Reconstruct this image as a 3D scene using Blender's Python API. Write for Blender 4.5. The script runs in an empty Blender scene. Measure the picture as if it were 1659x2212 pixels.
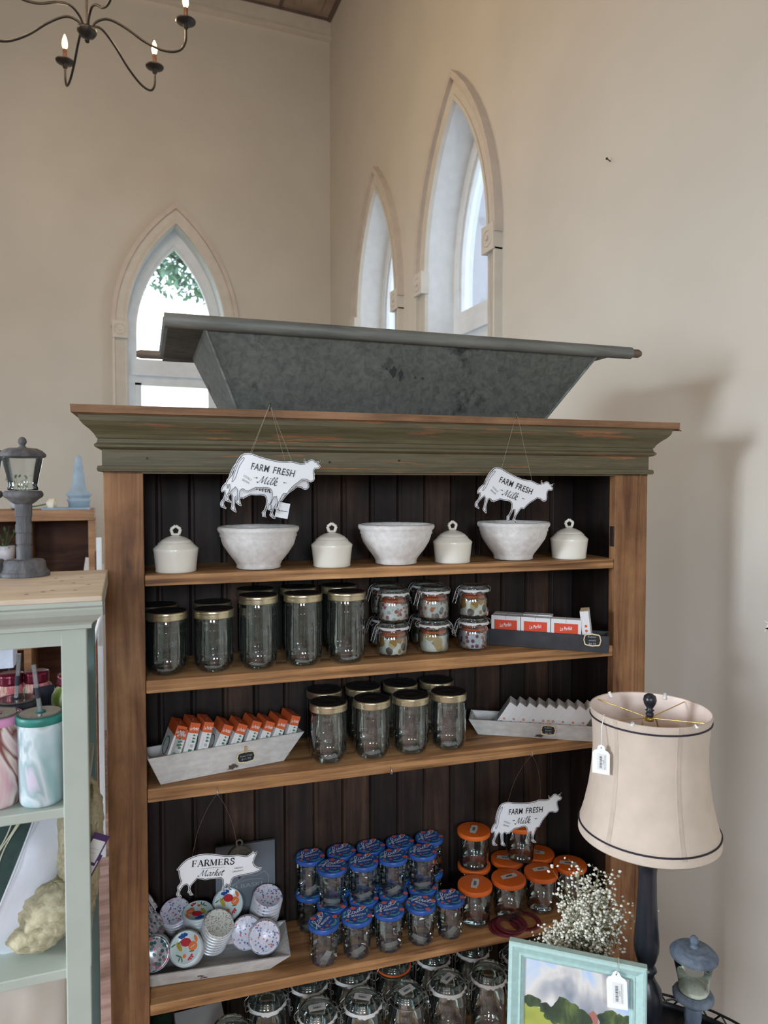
import bpy, math, random
from mathutils import Vector, Matrix, Euler, noise as mnoise
random.seed(7)
R = math.radians
PI = math.pi
C = bpy.context.scene.collection
# ------------------------------------------------------------------ camera, world, lights, exposure
FPX = 1534.0
EYE = 1.70
cam_d = bpy.data.cameras.new('camera')
cam = bpy.data.objects.new('camera', cam_d)
C.objects.link(cam)
cam.location = (0, 0, EYE)
cam.rotation_euler = (R(90) - math.atan(56.0/FPX), 0, -R(21.0))
cam_d.sensor_fit = 'VERTICAL'
cam_d.sensor_height = 36.0
cam_d.lens = 36.0*FPX/2212.0
cam_d.clip_start = 0.02
cam_d.dof.use_dof = True
cam_d.dof.focus_distance = 1.9
cam_d.dof.aperture_fstop = cam_d.lens/5.5
bpy.context.scene.camera = cam
vs = bpy.context.scene.view_settings
vs.view_transform = 'Standard'
vs.look = 'None'
vs.gamma = 1.0
vs.use_curve_mapping = False
vs.exposure = 0.0
W = bpy.data.worlds.new('world')
bpy.context.scene.world = W
W.use_nodes = True
wn = W.node_tree
bg = wn.nodes['Background']
bg.inputs[0].default_value = (0.80, 0.90, 1.0, 1)
bg.inputs[1].default_value = 3.3
def area(name, loc, rot, sx, sy, power, col):
    d = bpy.data.lights.new(name, 'AREA')
    d.shape = 'RECTANGLE'
    d.size = sx; d.size_y = sy
    d.energy = power
    d.spread = R(112) if 'daylight' in name else PI
    d.color = col
    o = bpy.data.objects.new(name, d)
    C.objects.link(o)
    o.location = loc
    o.rotation_euler = rot
    return o
DAY = (0.78, 0.88, 1.0)
FZ = -0.35      # floor level
# added area lights for assumed, unseen windows left and behind; both walls are solid
for i, (y, z, p) in enumerate(((-2.4, 2.0, 60), (1.1, 1.6, 265), (4.3, 1.5, 75))):  # last one is added, unseen, to turn the lower back wall bluish
    area('daylight_left', (-4.9, y, z), (0, -R(54), 0), 2.6, 0.95, p, DAY)
for i, x in enumerate((-3.0, -0.6)):
    area('daylight_rear', (x, -4.9, 2.2), (R(64), 0, 0), 0.95, 2.6, 112, DAY)
area('warm_ceiling_fill', (-1.2, 1.6, 5.3), (0, 0, 0), 3.0, 3.0, 42, (1.0, 0.76, 0.56))  # unseen warm fill, added to light the upper walls

# ------------------------------------------------------------------ materials
def lin(c):
    return tuple((x/255.0/12.92 if x/255.0 <= 0.04045 else ((x/255.0+0.055)/1.055)**2.4) for x in c) + (1.0,)
def base(name):
    m = bpy.data.materials.new(name)
    m.use_nodes = True
    nt = m.node_tree
    return m, nt, nt.nodes['Principled BSDF']
def N(nt, t, **kw):
    n = nt.nodes.new(t)
    for k, v in kw.items():
        setattr(n, k, v)
    return n
def coords(nt, scale, rot=(0, 0, 0)):
    tc = N(nt, 'ShaderNodeTexCoord')
    mp = N(nt, 'ShaderNodeMapping')
    mp.inputs['Scale'].default_value = scale
    mp.inputs['Rotation'].default_value = rot
    nt.links.new(tc.outputs['Object'], mp.inputs['Vector'])
    return mp
def ramp(nt, fac, stops, interp='LINEAR'):
    r = N(nt, 'ShaderNodeValToRGB')
    r.color_ramp.interpolation = interp
    el = r.color_ramp.elements
    while len(el) > 1:
        el.remove(el[-1])
    el[0].position = stops[0][0]; el[0].color = lin(stops[0][1])
    for p, c in stops[1:]:
        e = el.new(p); e.color = lin(c)
    nt.links.new(fac, r.inputs[0])
    return r
def noise(nt, vec, scale, detail=4, rough=0.55, dist=0.0):
    n = N(nt, 'ShaderNodeTexNoise')
    n.inputs['Scale'].default_value = scale
    n.inputs['Detail'].default_value = detail
    n.inputs['Roughness'].default_value = rough
    n.inputs['Distortion'].default_value = dist
    nt.links.new(vec, n.inputs['Vector'])
    return n
def mix(nt, fac, a, b, mode='MIX'):
    n = N(nt, 'ShaderNodeMixRGB', blend_type=mode)
    for i, v in enumerate((fac, a, b)):
        if hasattr(v, 'is_linked') or hasattr(v, 'links'):
            nt.links.new(v, n.inputs[i])
        elif i == 0:
            n.inputs[0].default_value = v
        else:
            n.inputs[i].default_value = lin(v)
    return n.outputs[0]
def bump(nt, b, h, strength, dist=0.002):
    n = N(nt, 'ShaderNodeBump')
    n.inputs['Strength'].default_value = strength
    n.inputs['Distance'].default_value = dist
    nt.links.new(h, n.inputs['Height'])
    nt.links.new(n.outputs[0], b.inputs['Normal'])
def plain(name, col, rough=0.5, metal=0.0, var=0.06, scale=14, bmp=0.0, emit=0, spec=None):
    m, nt, b = base(name)
    mp = coords(nt, (1, 1, 1))
    n = noise(nt, mp.outputs[0], scale, 3)
    lo = tuple(max(0, x*(1-var)) for x in col); hi = tuple(min(255, x*(1+var)) for x in col)
    r = ramp(nt, n.outputs[0], [(0.3, lo), (0.7, hi)])
    nt.links.new(r.outputs[0], b.inputs['Base Color'])
    b.inputs['Roughness'].default_value = rough
    b.inputs['Metallic'].default_value = metal
    if spec is not None:
        b.inputs['Specular IOR Level'].default_value = spec
    if bmp:
        bump(nt, b, n.outputs[0], bmp)
    if emit:
        b.inputs['Emission Color'].default_value = lin(col)
        b.inputs['Emission Strength'].default_value = emit
    return m
def wood(name, dark, mid, light, scale, rough=0.6, stain=None, bmp=0.35, stains=0.5):
    m, nt, b = base(name)
    mp = coords(nt, scale)
    n1 = noise(nt, mp.outputs[0], 1.0, 6, 0.62, 0.8)
    r1 = ramp(nt, n1.outputs[0], [(0.28, dark), (0.48, mid), (0.72, light)])
    mp2 = coords(nt, (1, 1, 1))
    n2 = noise(nt, mp2.outputs[0], 5.0, 4, 0.6)
    r2 = ramp(nt, n2.outputs[0], [(0.30, (120, 110, 108)), (0.62, (255, 255, 255))])
    c = mix(nt, stains, r1.outputs[0], r2.outputs[0], 'MULTIPLY')
    if stain:
        n3 = noise(nt, mp2.outputs[0], 9.0, 5, 0.6)
        r3 = ramp(nt, n3.outputs[0], [(0.60, (0, 0, 0)), (0.68, (255, 255, 255))])
        c = mix(nt, r3.outputs[0], c, stain)
    nt.links.new(c, b.inputs['Base Color'])
    b.inputs['Roughness'].default_value = rough
    b.inputs['Specular IOR Level'].default_value = 0.3
    bump(nt, b, n1.outputs[0], bmp, 0.0015)
    return m
def chipped(name, paint1, paint2, bare1, bare2, scale, thr=0.6, rough=0.6):
    m, nt, b = base(name)
    mp = coords(nt, scale)
    n1 = noise(nt, mp.outputs[0], 1.0, 7, 0.65, 0.3)
    r1 = ramp(nt, n1.outputs[0], [(thr, (0, 0, 0)), (thr+0.03, (255, 255, 255))])
    n2 = noise(nt, mp.outputs[0], 3.1, 4, 0.6)
    pa = ramp(nt, n2.outputs[0], [(0.3, paint1), (0.7, paint2)])
    ba = ramp(nt, n2.outputs[0], [(0.3, bare1), (0.7, bare2)])
    c = mix(nt, r1.outputs[0], pa.outputs[0], ba.outputs[0])
    nt.links.new(c, b.inputs['Base Color'])
    b.inputs['Roughness'].default_value = rough
    bump(nt, b, r1.outputs[0], 0.4, -0.0008)
    return m
def spots(name, bgc, cols, scale, thr, rough=0.3, metal=0.0):
    # round motifs scattered over a ground colour
    m, nt, b = base(name)
    mp = coords(nt, (1, 1, 1))
    v = N(nt, 'ShaderNodeTexVoronoi')
    v.inputs['Scale'].default_value = scale
    nt.links.new(mp.outputs[0], v.inputs['Vector'])
    sep = N(nt, 'ShaderNodeSeparateColor')
    nt.links.new(v.outputs['Color'], sep.inputs[0])
    k = len(cols)
    rc = ramp(nt, sep.outputs[0], [(i/float(k), c) for i, c in enumerate(cols)], 'CONSTANT')
    mk = ramp(nt, v.outputs['Distance'], [(thr, (255, 255, 255)), (thr+0.05, (0, 0, 0))])
    c = mix(nt, mk.outputs[0], bgc, rc.outputs[0])
    nt.links.new(c, b.inputs['Base Color'])
    b.inputs['Roughness'].default_value = rough
    b.inputs['Metallic'].default_value = metal
    return m
def marble(name, stops, scale=9, dist=2.5, rough=0.35):
    m, nt, b = base(name)
    mp = coords(nt, (1, 1, 0.6))
    n = noise(nt, mp.outputs[0], scale, 3, 0.5, dist)
    r = ramp(nt, n.outputs[0], stops)
    nt.links.new(r.outputs[0], b.inputs['Base Color'])
    b.inputs['Roughness'].default_value = rough
    return m
def glass(name, tint=(235, 245, 243), edge=0.55, gloss=1.0, body=0.0, bodycol=(150, 165, 165)):
    m = bpy.data.materials.new(name)
    m.use_nodes = True
    nt = m.node_tree
    nt.nodes.clear()
    out = N(nt, 'ShaderNodeOutputMaterial')
    tr = N(nt, 'ShaderNodeBsdfTransparent'); gl = N(nt, 'ShaderNodeBsdfGlossy'); df = N(nt, 'ShaderNodeBsdfDiffuse')
    gl.inputs['Roughness'].default_value = 0.03
    gl.inputs['Color'].default_value = (0.95, 1, 1, 1)
    df.inputs['Color'].default_value = lin(bodycol)
    lw = N(nt, 'ShaderNodeLayerWeight'); lw.inputs['Blend'].default_value = 0.35
    r = ramp(nt, lw.outputs['Facing'], [(0.0, tint), (0.62, tint), (1.0, tuple(x*edge for x in tint))])
    nt.links.new(r.outputs[0], tr.inputs['Color'])
    fr = N(nt, 'ShaderNodeFresnel'); fr.inputs['IOR'].default_value = 1.5
    mp = coords(nt, (1, 1, 1)); nz = noise(nt, mp.outputs[0], 18, 2)
    bm = N(nt, 'ShaderNodeBump'); bm.inputs['Strength'].default_value = 0.25; bm.inputs['Distance'].default_value = 0.004
    nt.links.new(nz.outputs[0], bm.inputs['Height'])
    nt.links.new(bm.outputs[0], gl.inputs['Normal'])
    mu = N(nt, 'ShaderNodeMath', operation='MULTIPLY', use_clamp=True)
    mu.inputs[1].default_value = gloss
    nt.links.new(fr.outputs[0], mu.inputs[0])
    m1 = N(nt, 'ShaderNodeMixShader'); m1.inputs[0].default_value = body
    nt.links.new(tr.outputs[0], m1.inputs[1]); nt.links.new(df.outputs[0], m1.inputs[2])
    m2 = N(nt, 'ShaderNodeMixShader')
    nt.links.new(mu.outputs[0], m2.inputs[0])
    nt.links.new(m1.outputs[0], m2.inputs[1]); nt.links.new(gl.outputs[0], m2.inputs[2])
    nt.links.new(m2.outputs[0], out.inputs[0])
    return m

# ------------------------------------------------------------------ mesh helpers
def smooth2(pts, n=6, closed=False):
    P = [Vector(p) for p in pts]
    out = []
    k = len(P)
    rng = range(k if closed else k-1)
    for i in rng:
        p1, p2 = P[i], P[(i+1) % k]
        p0 = P[i-1] if (closed or i > 0) else p1
        p3 = P[(i+2) % k] if (closed or i < k-2) else p2
        for j in range(n):
            t = j/float(n)
            out.append(0.5*((2*p1)+(p2-p0)*t+(2*p0-5*p1+4*p2-p3)*t*t+(3*p1-p0-3*p2+p3)*t**3))
    if not closed:
        out.append(P[-1].copy())
    return out
class MB:
    def __init__(s):
        s.v = []; s.f = []; s.m = []; s.s = []
    def add(s, verts, faces, mi=0, sm=False, M=None):
        o = len(s.v)
        for p in verts:
            p = Vector(p)
            s.v.append(tuple(M @ p) if M is not None else tuple(p))
        for f in faces:
            s.f.append([i+o for i in f]); s.m.append(mi); s.s.append(sm)
        return s
    def box(s, x0, x1, y0, y1, z0, z1, mi=0, M=None):
        v = [(x, y, z) for z in (z0, z1) for y in (y0, y1) for x in (x0, x1)]
        return s.add(v, [(0, 2, 3, 1), (4, 5, 7, 6), (0, 1, 5, 4), (2, 6, 7, 3), (0, 4, 6, 2), (1, 3, 7, 5)], mi, False, M)
    def prism(s, poly, axis, a, b, mi=0, M=None, side=None):
        # extrude a 2D polygon along 'x','y' or 'z'
        def P(p, t):
            return {'x': (t, p[0], p[1]), 'y': (p[0], t, p[1]), 'z': (p[0], p[1], t)}[axis]
        n = len(poly)
        v = [P(p, a) for p in poly]+[P(p, b) for p in poly]
        s.add(v, [list(range(n))[::-1], list(range(n, 2*n))], mi, False, M)
        s.add(v, [(i, (i+1) % n, n+(i+1) % n, n+i) for i in range(n)], mi if side is None else side, False, M)
        return s
    def lathe(s, prof, seg=32, mi=0, M=None, sm=True, cx=0, cy=0, capb=False, capt=False):
        v = []
        for r, z in prof:
            for i in range(seg):
                a = 2*PI*i/seg
                v.append((cx+r*math.cos(a), cy+r*math.sin(a), z))
        f = []
        for k in range(len(prof)-1):
            for i in range(seg):
                j = (i+1) % seg
                f.append((k*seg+i, k*seg+j, (k+1)*seg+j, (k+1)*seg+i))
        s.add(v, f, mi, sm, M)
        if capb: s.add(v[:seg], [list(range(seg))[::-1]], mi, False, M)
        if capt: s.add(v[-seg:], [list(range(seg))], mi, False, M)
        return s
    def tube(s, pts, r, seg=8, mi=0, M=None, closed=False):
        P = [Vector(p) for p in pts]
        n = len(P); v = []; up = Vector((0.123, 0.31, 0.94))
        for i, p in enumerate(P):
            if closed: d = P[(i+1) % n]-P[i-1]
            else: d = P[min(i+1, n-1)]-P[max(i-1, 0)]
            if d.length < 1e-9: d = Vector((0, 0, 1))
            d.normalize()
            a = d.cross(up)
            if a.length < 1e-3: a = d.cross(Vector((1, 0, 0)))
            a.normalize(); b = d.cross(a)
            rr = r[i] if isinstance(r, (list, tuple)) else r
            for k in range(seg):
                t = 2*PI*k/seg
                v.append(p+a*(rr*math.cos(t))+b*(rr*math.sin(t)))
        f = []
        for i in range(n if closed else n-1):
            for k in range(seg):
                k2 = (k+1) % seg; i2 = (i+1) % n
                f.append((i*seg+k, i*seg+k2, i2*seg+k2, i2*seg+k))
        s.add(v, f, mi, True, M)
        if not closed:
            s.add(v[:seg], [list(range(seg))[::-1]], mi, False, M); s.add(v[-seg:], [list(range(seg))], mi, False, M)
        return s
    def flat(s, data, fn, mi=0):
        # place 2D verts/faces through a mapping function
        return s.add([fn(p[0], p[1]) for p in data[0]], data[1], mi)
    def build(s, name, mats, parent=None, bevel=0, label=None, seg=2):
        me = bpy.data.meshes.new(name)
        me.from_pydata(s.v, [], s.f)
        if not isinstance(mats, (list, tuple)): mats = [mats]
        for m in mats: me.materials.append(m)
        me.polygons.foreach_set('material_index', s.m)
        me.polygons.foreach_set('use_smooth', s.s)
        me.update()
        o = bpy.data.objects.new(name, me)
        C.objects.link(o)
        if parent is not None: o.parent = parent
        if bevel:
            md = o.modifiers.new('bevel', 'BEVEL'); md.width = bevel; md.segments = seg; md.limit_method = 'ANGLE'; md.angle_limit = R(40)
        if label: o['label'] = label
        return o
def tag(o, label=None, cat=None, group=None, kind=None):
    if label: o['label'] = label
    if cat: o['category'] = cat
    if group: o['group'] = group
    if kind: o['kind'] = kind
    return o
def empty(name, loc=(0, 0, 0), rot=(0, 0, 0), label=None, cat=None, group=None):
    o = bpy.data.objects.new(name, None)
    o.empty_display_size = 0.05
    C.objects.link(o)
    o.location = loc; o.rotation_euler = rot
    return tag(o, label, cat, group)
KIDS = {}
def clone(root, loc, rot, label, group=None, cat=None):
    def cp(o, par):
        c = o.copy(); C.objects.link(c)
        if par is not None: c.parent = par
        for ch in list(o.children): cp(ch, c)
        return c
    r = cp(root, None)
    r.location = loc; r.rotation_euler = rot
    return tag(r, label, cat, group)
class Proto:
    # the first placing moves the built thing itself, later ones copy it
    def __init__(s, root): s.root = root; s.used = False
    def put(s, loc, rot, label, group=None):
        if not s.used:
            s.used = True; s.root.location = loc; s.root.rotation_euler = rot
            return tag(s.root, label, None, group)
        return clone(s.root, loc, rot, label, group)
_tc = {}
def txt(body, shear=0.0, offset=0.0, space=1.0):
    # flat text: verts / faces, left aligned, cap height ~0.7, returned with its width
    k = (body, shear, offset, space)
    if k in _tc: return _tc[k]
    cu = bpy.data.curves.new('t', 'FONT')
    cu.body = body; cu.size = 1.0; cu.shear = shear; cu.offset = offset; cu.space_character = space
    cu.resolution_u = 3; cu.fill_mode = 'FRONT'
    ob = bpy.data.objects.new('t', cu)
    me = ob.to_mesh()
    v = [(p.co.x, p.co.y) for p in me.vertices]; f = [list(p.vertices) for p in me.polygons]
    ob.to_mesh_clear()
    bpy.data.objects.remove(ob); bpy.data.curves.remove(cu)
    xs = [p[0] for p in v] or [0]
    x0 = min(xs); v = [(x-x0, y) for x, y in v]
    _tc[k] = ((v, f), max(xs)-x0)
    return _tc[k]
def fit(body, cx, cy, w, h, rot=0.0, **kw):
    # text scaled to width w and cap height h, centred on (cx, cy)
    (v, f), tw = txt(body, **kw)
    sx = w/tw; sy = h/0.72
    c, s_ = math.cos(rot), math.sin(rot)
    out = []
    for x, y in v:
        X = x*sx-w/2; Y = y*sy-h/2
        out.append((cx+X*c-Y*s_, cy+X*s_+Y*c))
    return out, f
def ribbon(pts, w, nib=None, n=5, closed=False):
    P = smooth2(pts, n, closed) if n > 1 else [Vector(p) for p in pts]
    v = []; f = []
    k = len(P)
    for i, p in enumerate(P):
        d = (P[(i+1) % k]-P[i-1]) if closed else (P[min(i+1, k-1)]-P[max(i-1, 0)])
        if d.length < 1e-9: d = Vector((1, 0))
        d = d.normalized()
        ww = w
        if nib is not None:
            ww = w*(0.28+0.95*abs(math.sin(math.atan2(d.y, d.x)-nib)))
        nn = Vector((-d.y, d.x))*ww*0.5
        v += [tuple(p+nn), tuple(p-nn)]
    for i in range(k if closed else k-1):
        j = (i+1) % k
        f.append((2*i, 2*i+1, 2*j+1, 2*j))
    return v, f
def join2(L):
    v = []; f = []
    for a, b in L:
        o = len(v); v += list(a); f += [[i+o for i in q] for q in b]
    return v, f
def xf2(d, sx, sy, tx, ty, rot=0.0):
    c, s_ = math.cos(rot), math.sin(rot)
    return [(tx+(x*sx)*c-(y*sy)*s_, ty+(x*sx)*s_+(y*sy)*c) for x, y in d[0]], d[1]
def disc2(cx, cy, rx, ry, n=14, rot=0.0):
    c, s_ = math.cos(rot), math.sin(rot)
    return [(cx+rx*math.cos(2*PI*i/n)*c-ry*math.sin(2*PI*i/n)*s_, cy+rx*math.cos(2*PI*i/n)*s_+ry*math.sin(2*PI*i/n)*c) for i in range(n)], [list(range(n))]
# handwriting strokes
NIB = R(65)
_M = [[(-.15, .2), (0, 0), (.15, .2), (.52, 1.5)], [(.52, 1.5), (.55, .8), (.62, .05)], [(.62, .05), (.85, .7), (1.15, 1.5)], [(1.15, 1.5), (1.08, .5), (1.18, .02), (1.42, .25)]]
def script_milk(w=.17):
    S = _M+[[(1.42, .25), (1.65, .9), (1.58, .2), (1.7, 0), (1.88, .25)], [(1.88, .25), (2.3, 1.2), (2.3, 1.55), (2.12, 1.3), (2.08, .2), (2.2, 0), (2.4, .25)],
            [(2.4, .25), (2.8, 1.3), (2.74, 1.6), (2.6, 1.3), (2.5, .0)], [(2.56, .45), (2.85, .9), (3.0, .7), (2.7, .45)], [(2.7, .45), (2.9, .0), (3.2, .2)]]
    L = [ribbon(s, w, NIB) for s in S]+[disc2(1.76, 1.25, .1, .1)]
    v, f = join2(L)
    return [(x+.22*y, y) for x, y in v], f
def script_market(w=.15):
    S = _M+[[(2.0, .75), (1.7, .8), (1.5, .3), (1.62, .02), (1.95, .6), (2.02, .8), (1.95, .1), (2.15, .1)], [(2.15, .1), (2.35, .85), (2.4, .65), (2.65, .72)], [(2.42, .7), (2.35, 0)],
            [(2.7, .1), (3.0, 1.2), (2.98, 1.5), (2.85, 1.2), (2.78, 0)], [(2.82, .4), (3.1, .8), (3.2, .6), (2.95, .4), (3.15, 0), (3.35, .2)], [(3.35, .3), (3.65, .55), (3.6, .82), (3.42, .5), (3.5, 0), (3.8, .2)],
            [(3.8, .2), (4.15, 1.3), (4.0, .2), (4.12, 0), (4.3, .15)], [(3.85, .85), (4.35, .95)]]
    v, f = join2([ribbon(s, w, NIB) for s in S])
    return [(x+.22*y, y) for x, y in v], f
def script_fait(w=.05):
    S = [[(-.98, -.02), (-.72, .1), (-.45, .3), (-.28, .56), (-.36, .7), (-.47, .5), (-.55, .05), (-.62, -.14), (-.68, -.02), (-.5, .14), (-.25, .18)],
         [(-.02, .36), (-.18, .4), (-.24, .22), (-.13, .16), (0, .38), (.0, .2), (.08, .2)], [(.08, .2), (.18, .44), (.17, .24), (.26, .27)],
         [(.26, .27), (.42, .74), (.37, .4), (.42, .3), (.6, .42), (.85, .62)], [(.2, .52), (.55, .62)]]
    return join2([ribbon(s, w) for s in S])
def serif_word(word):
    T, t = .2, .07
    def st(a, b, w): return ribbon([a, b], w, None, 1)
    G = {
     'F': [st((.22, 0), (.22, 1), T), st((.05, .965), (.8, .965), t), st((.78, 1), (.78, .74), t), st((.22, .5), (.6, .5), t), st((.6, .38), (.6, .62), t), st((.03, .03), (.45, .03), t)],
     'A': [st((.12, 0), (.47, 1), t), st((.45, 1), (.85, 0), T), st((.25, .35), (.7, .35), t), st((0, .03), (.28, .03), t), st((.65, .03), (1.02, .03), t)],
     'R': [st((.22, 0), (.22, 1), T), ribbon([(.2, .96), (.55, .96), (.7, .74), (.55, .5), (.25, .5)], .12), st((.48, .5), (.85, 0), T), st((.03, .03), (.42, .03), t), st((.05, .965), (.3, .965), t), st((.75, .03), (.98, .03), t)],
     'M': [st((.12, 0), (.12, 1), t), st((.15, 1), (.52, .05), T), st((.52, .05), (.88, 1), t), st((.92, 1), (.92, 0), T), st((0, .03), (.25, .03), t), st((.78, .03), (1.08, .03), t), st((0, .965), (.2, .965), t), st((.85, .965), (1.08, .965), t)],
     'E': [st((.22, 0), (.22, 1), T), st((.05, .965), (.78, .965), t), st((.05, .035), (.8, .035), t), st((.22, .5), (.58, .5), t), st((.76, 1), (.76, .76), t), st((.79, 0), (.79, .26), t), st((.58, .4), (.58, .6), t)],
     'S': [ribbon([(.66, .72), (.6, .93), (.38, .98), (.18, .82), (.28, .6), (.55, .45), (.68, .25), (.5, .03), (.25, .03), (.14, .26)], .15), st((.68, .66), (.68, 1), t), st((.12, .0), (.12, .34), t)]}
    L = []; x = 0
    for ch in word:
        L.append(xf2(join2(G[ch]), 1, 1, x, 0)); x += 1.16 if ch == 'M' else .95 if ch in 'AR' else .88 if ch in 'FE' else .85
    return join2(L), x
# ------------------------------------------------------------------ shared materials
M_wall = plain('painted_plaster', (207, 203, 191), 0.85, 0, 0.02, 1.5, 0.05)
M_trim = plain('cream_trim_paint', (209, 204, 192), 0.6, 0, 0.02)
M_bead = plain('shadow_toned_trim_paint', (202, 192, 180), 0.6, 0, 0.03)  # trim paint tinted tan to stand in for the hood's shadow line
M_whitesash = plain('white_sash_paint', (225, 232, 235), 0.45, 0, 0.02)
M_reveal = plain('white_reveal_paint', (222, 226, 228), 0.7, 0, 0.02)
M_ceil = plain('ceiling_tile', (150, 138, 125), 0.8, 0, 0.12, 3)
M_ceil2 = plain('ceiling_seam', (104, 92, 84), 0.8)
M_floor = wood('floor_planks', (120, 92, 80), (160, 128, 116), (186, 158, 146), (2, 22, 22), 0.5, None, 0.2, 0.2)
M_pane = glass('window_glass', (250, 252, 255), 0.9, 0.6)
M_stone = spots('stone_wall', (150, 150, 165), [(120, 118, 130), (175, 172, 185), (150, 140, 150), (190, 190, 200)], 5, 0.28, 0.9)
XR, YB, ZC = 1.914, 6.37, 5.93
XL, YR_ = -5.0, -5.0
def arch(cx, hw, zs, za, n=10):
    h = za-zs
    c = (h*h-hw*hw)/(2*hw); r = hw+c
    a1 = math.atan2(h, c)
    pts = [(cx+hw, zs)]
    for i in range(1, n+1):
        a = a1*i/n
        pts.append((cx-c+r*math.cos(a), zs+r*math.sin(a)))
    left = [(2*cx-x, z) for x, z in pts[:-1]][::-1]
    return pts+left       # right spring, over the apex, to the left spring
SILL, SPR = 1.05, 3.02
def wall(name, s0, s1, z1, wins, mp, th=0.32, flip=False):
    # mp(s, z, n) -> world; n grows outwards from the room
    polys = []
    b = MB()
    x = s0
    for cx, hw, za in wins:
        polys.append([(x, FZ), (cx-hw, FZ), (cx-hw, z1), (x, z1)])
        polys.append([(cx-hw, FZ), (cx+hw, FZ), (cx+hw, SILL), (cx-hw, SILL)])
        A = arch(cx, hw, SPR, za)
        polys.append([(cx+hw, z1)]+[(cx, z1)]+A[len(A)//2:len(A)//2+1]+A[:len(A)//2][::-1])
        polys.append([(cx, z1), (cx-hw, z1)]+A[len(A)//2+1:][::-1]+A[len(A)//2:len(A)//2+1])
        loop = [(cx+hw, SILL)]+A+[(cx-hw, SILL)]
        n = len(loop)
        v = [mp(p[0], p[1], 0) for p in loop]+[mp(p[0], p[1], th) for p in loop]
        b.add(v, [(i, (i+1) % n, n+(i+1) % n, n+i) for i in range(n)], 1)
        x = cx+hw
    polys.append([(x, FZ), (s1, FZ), (s1, z1), (x, z1)])
    for P in polys:
        for nn in (0, th):
            b.add([mp(p[0], p[1], nn) for p in P], [list(range(len(P)))])
    return tag(b.build(name, [M_wall, M_reveal]), kind='structure')
mpR = lambda s, z, n: (XR+n, s, z)
mpB = lambda s, z, n: (s, YB+n, z)
WR = [(3.79, .405, 3.95), (5.12, .405, 3.95)]
WB = [(.543, .405, 3.93)]
wall('wall_right', YR_, YB, ZC+.3, WR, mpR)
wall('wall_back', XL, XR, ZC+.3, WB, mpB)
tag(MB().box(XL-.2, XL, YR_, YB, FZ, ZC+.3).build('wall_left', M_wall), kind='structure')
tag(MB().box(XL-.2, XR+.3, YR_-.2, YR_, FZ, ZC+.3).build('wall_front', M_wall), kind='structure')
b = MB().box(XL-.2, XR+.35, YR_-.2, YB+.35, FZ-.06, FZ)
tag(b.build('floor', M_floor), kind='structure')
b = MB().box(XL-.2, XR+.35, YR_-.2, YB+.35, ZC, ZC+.1)
x = XR-.02
for k in range(16):
    b.box(x-k*.45-.012, x-k*.45+.012, YR_, YB, ZC-.012, ZC, 1)
for k in range(25):
    b.box(XL, XR, YB-.02-k*.45-.012, YB-.02-k*.45+.012, ZC-.012, ZC, 1)
for i in range(16):
    for j in range(25):
        X0, Y0 = x-i*.45-.225, YB-.02-j*.45-.225
        if i < 7 and j < 8:
            b.box(X0-.12, X0+.12, Y0-.12, Y0+.12, ZC-.02, ZC, 0)
            b.box(X0-.07, X0+.07, Y0-.07, Y0+.07, ZC-.03, ZC-.02, 0)
tag(b.build('ceiling', [M_ceil, M_ceil2]), kind='structure')
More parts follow.
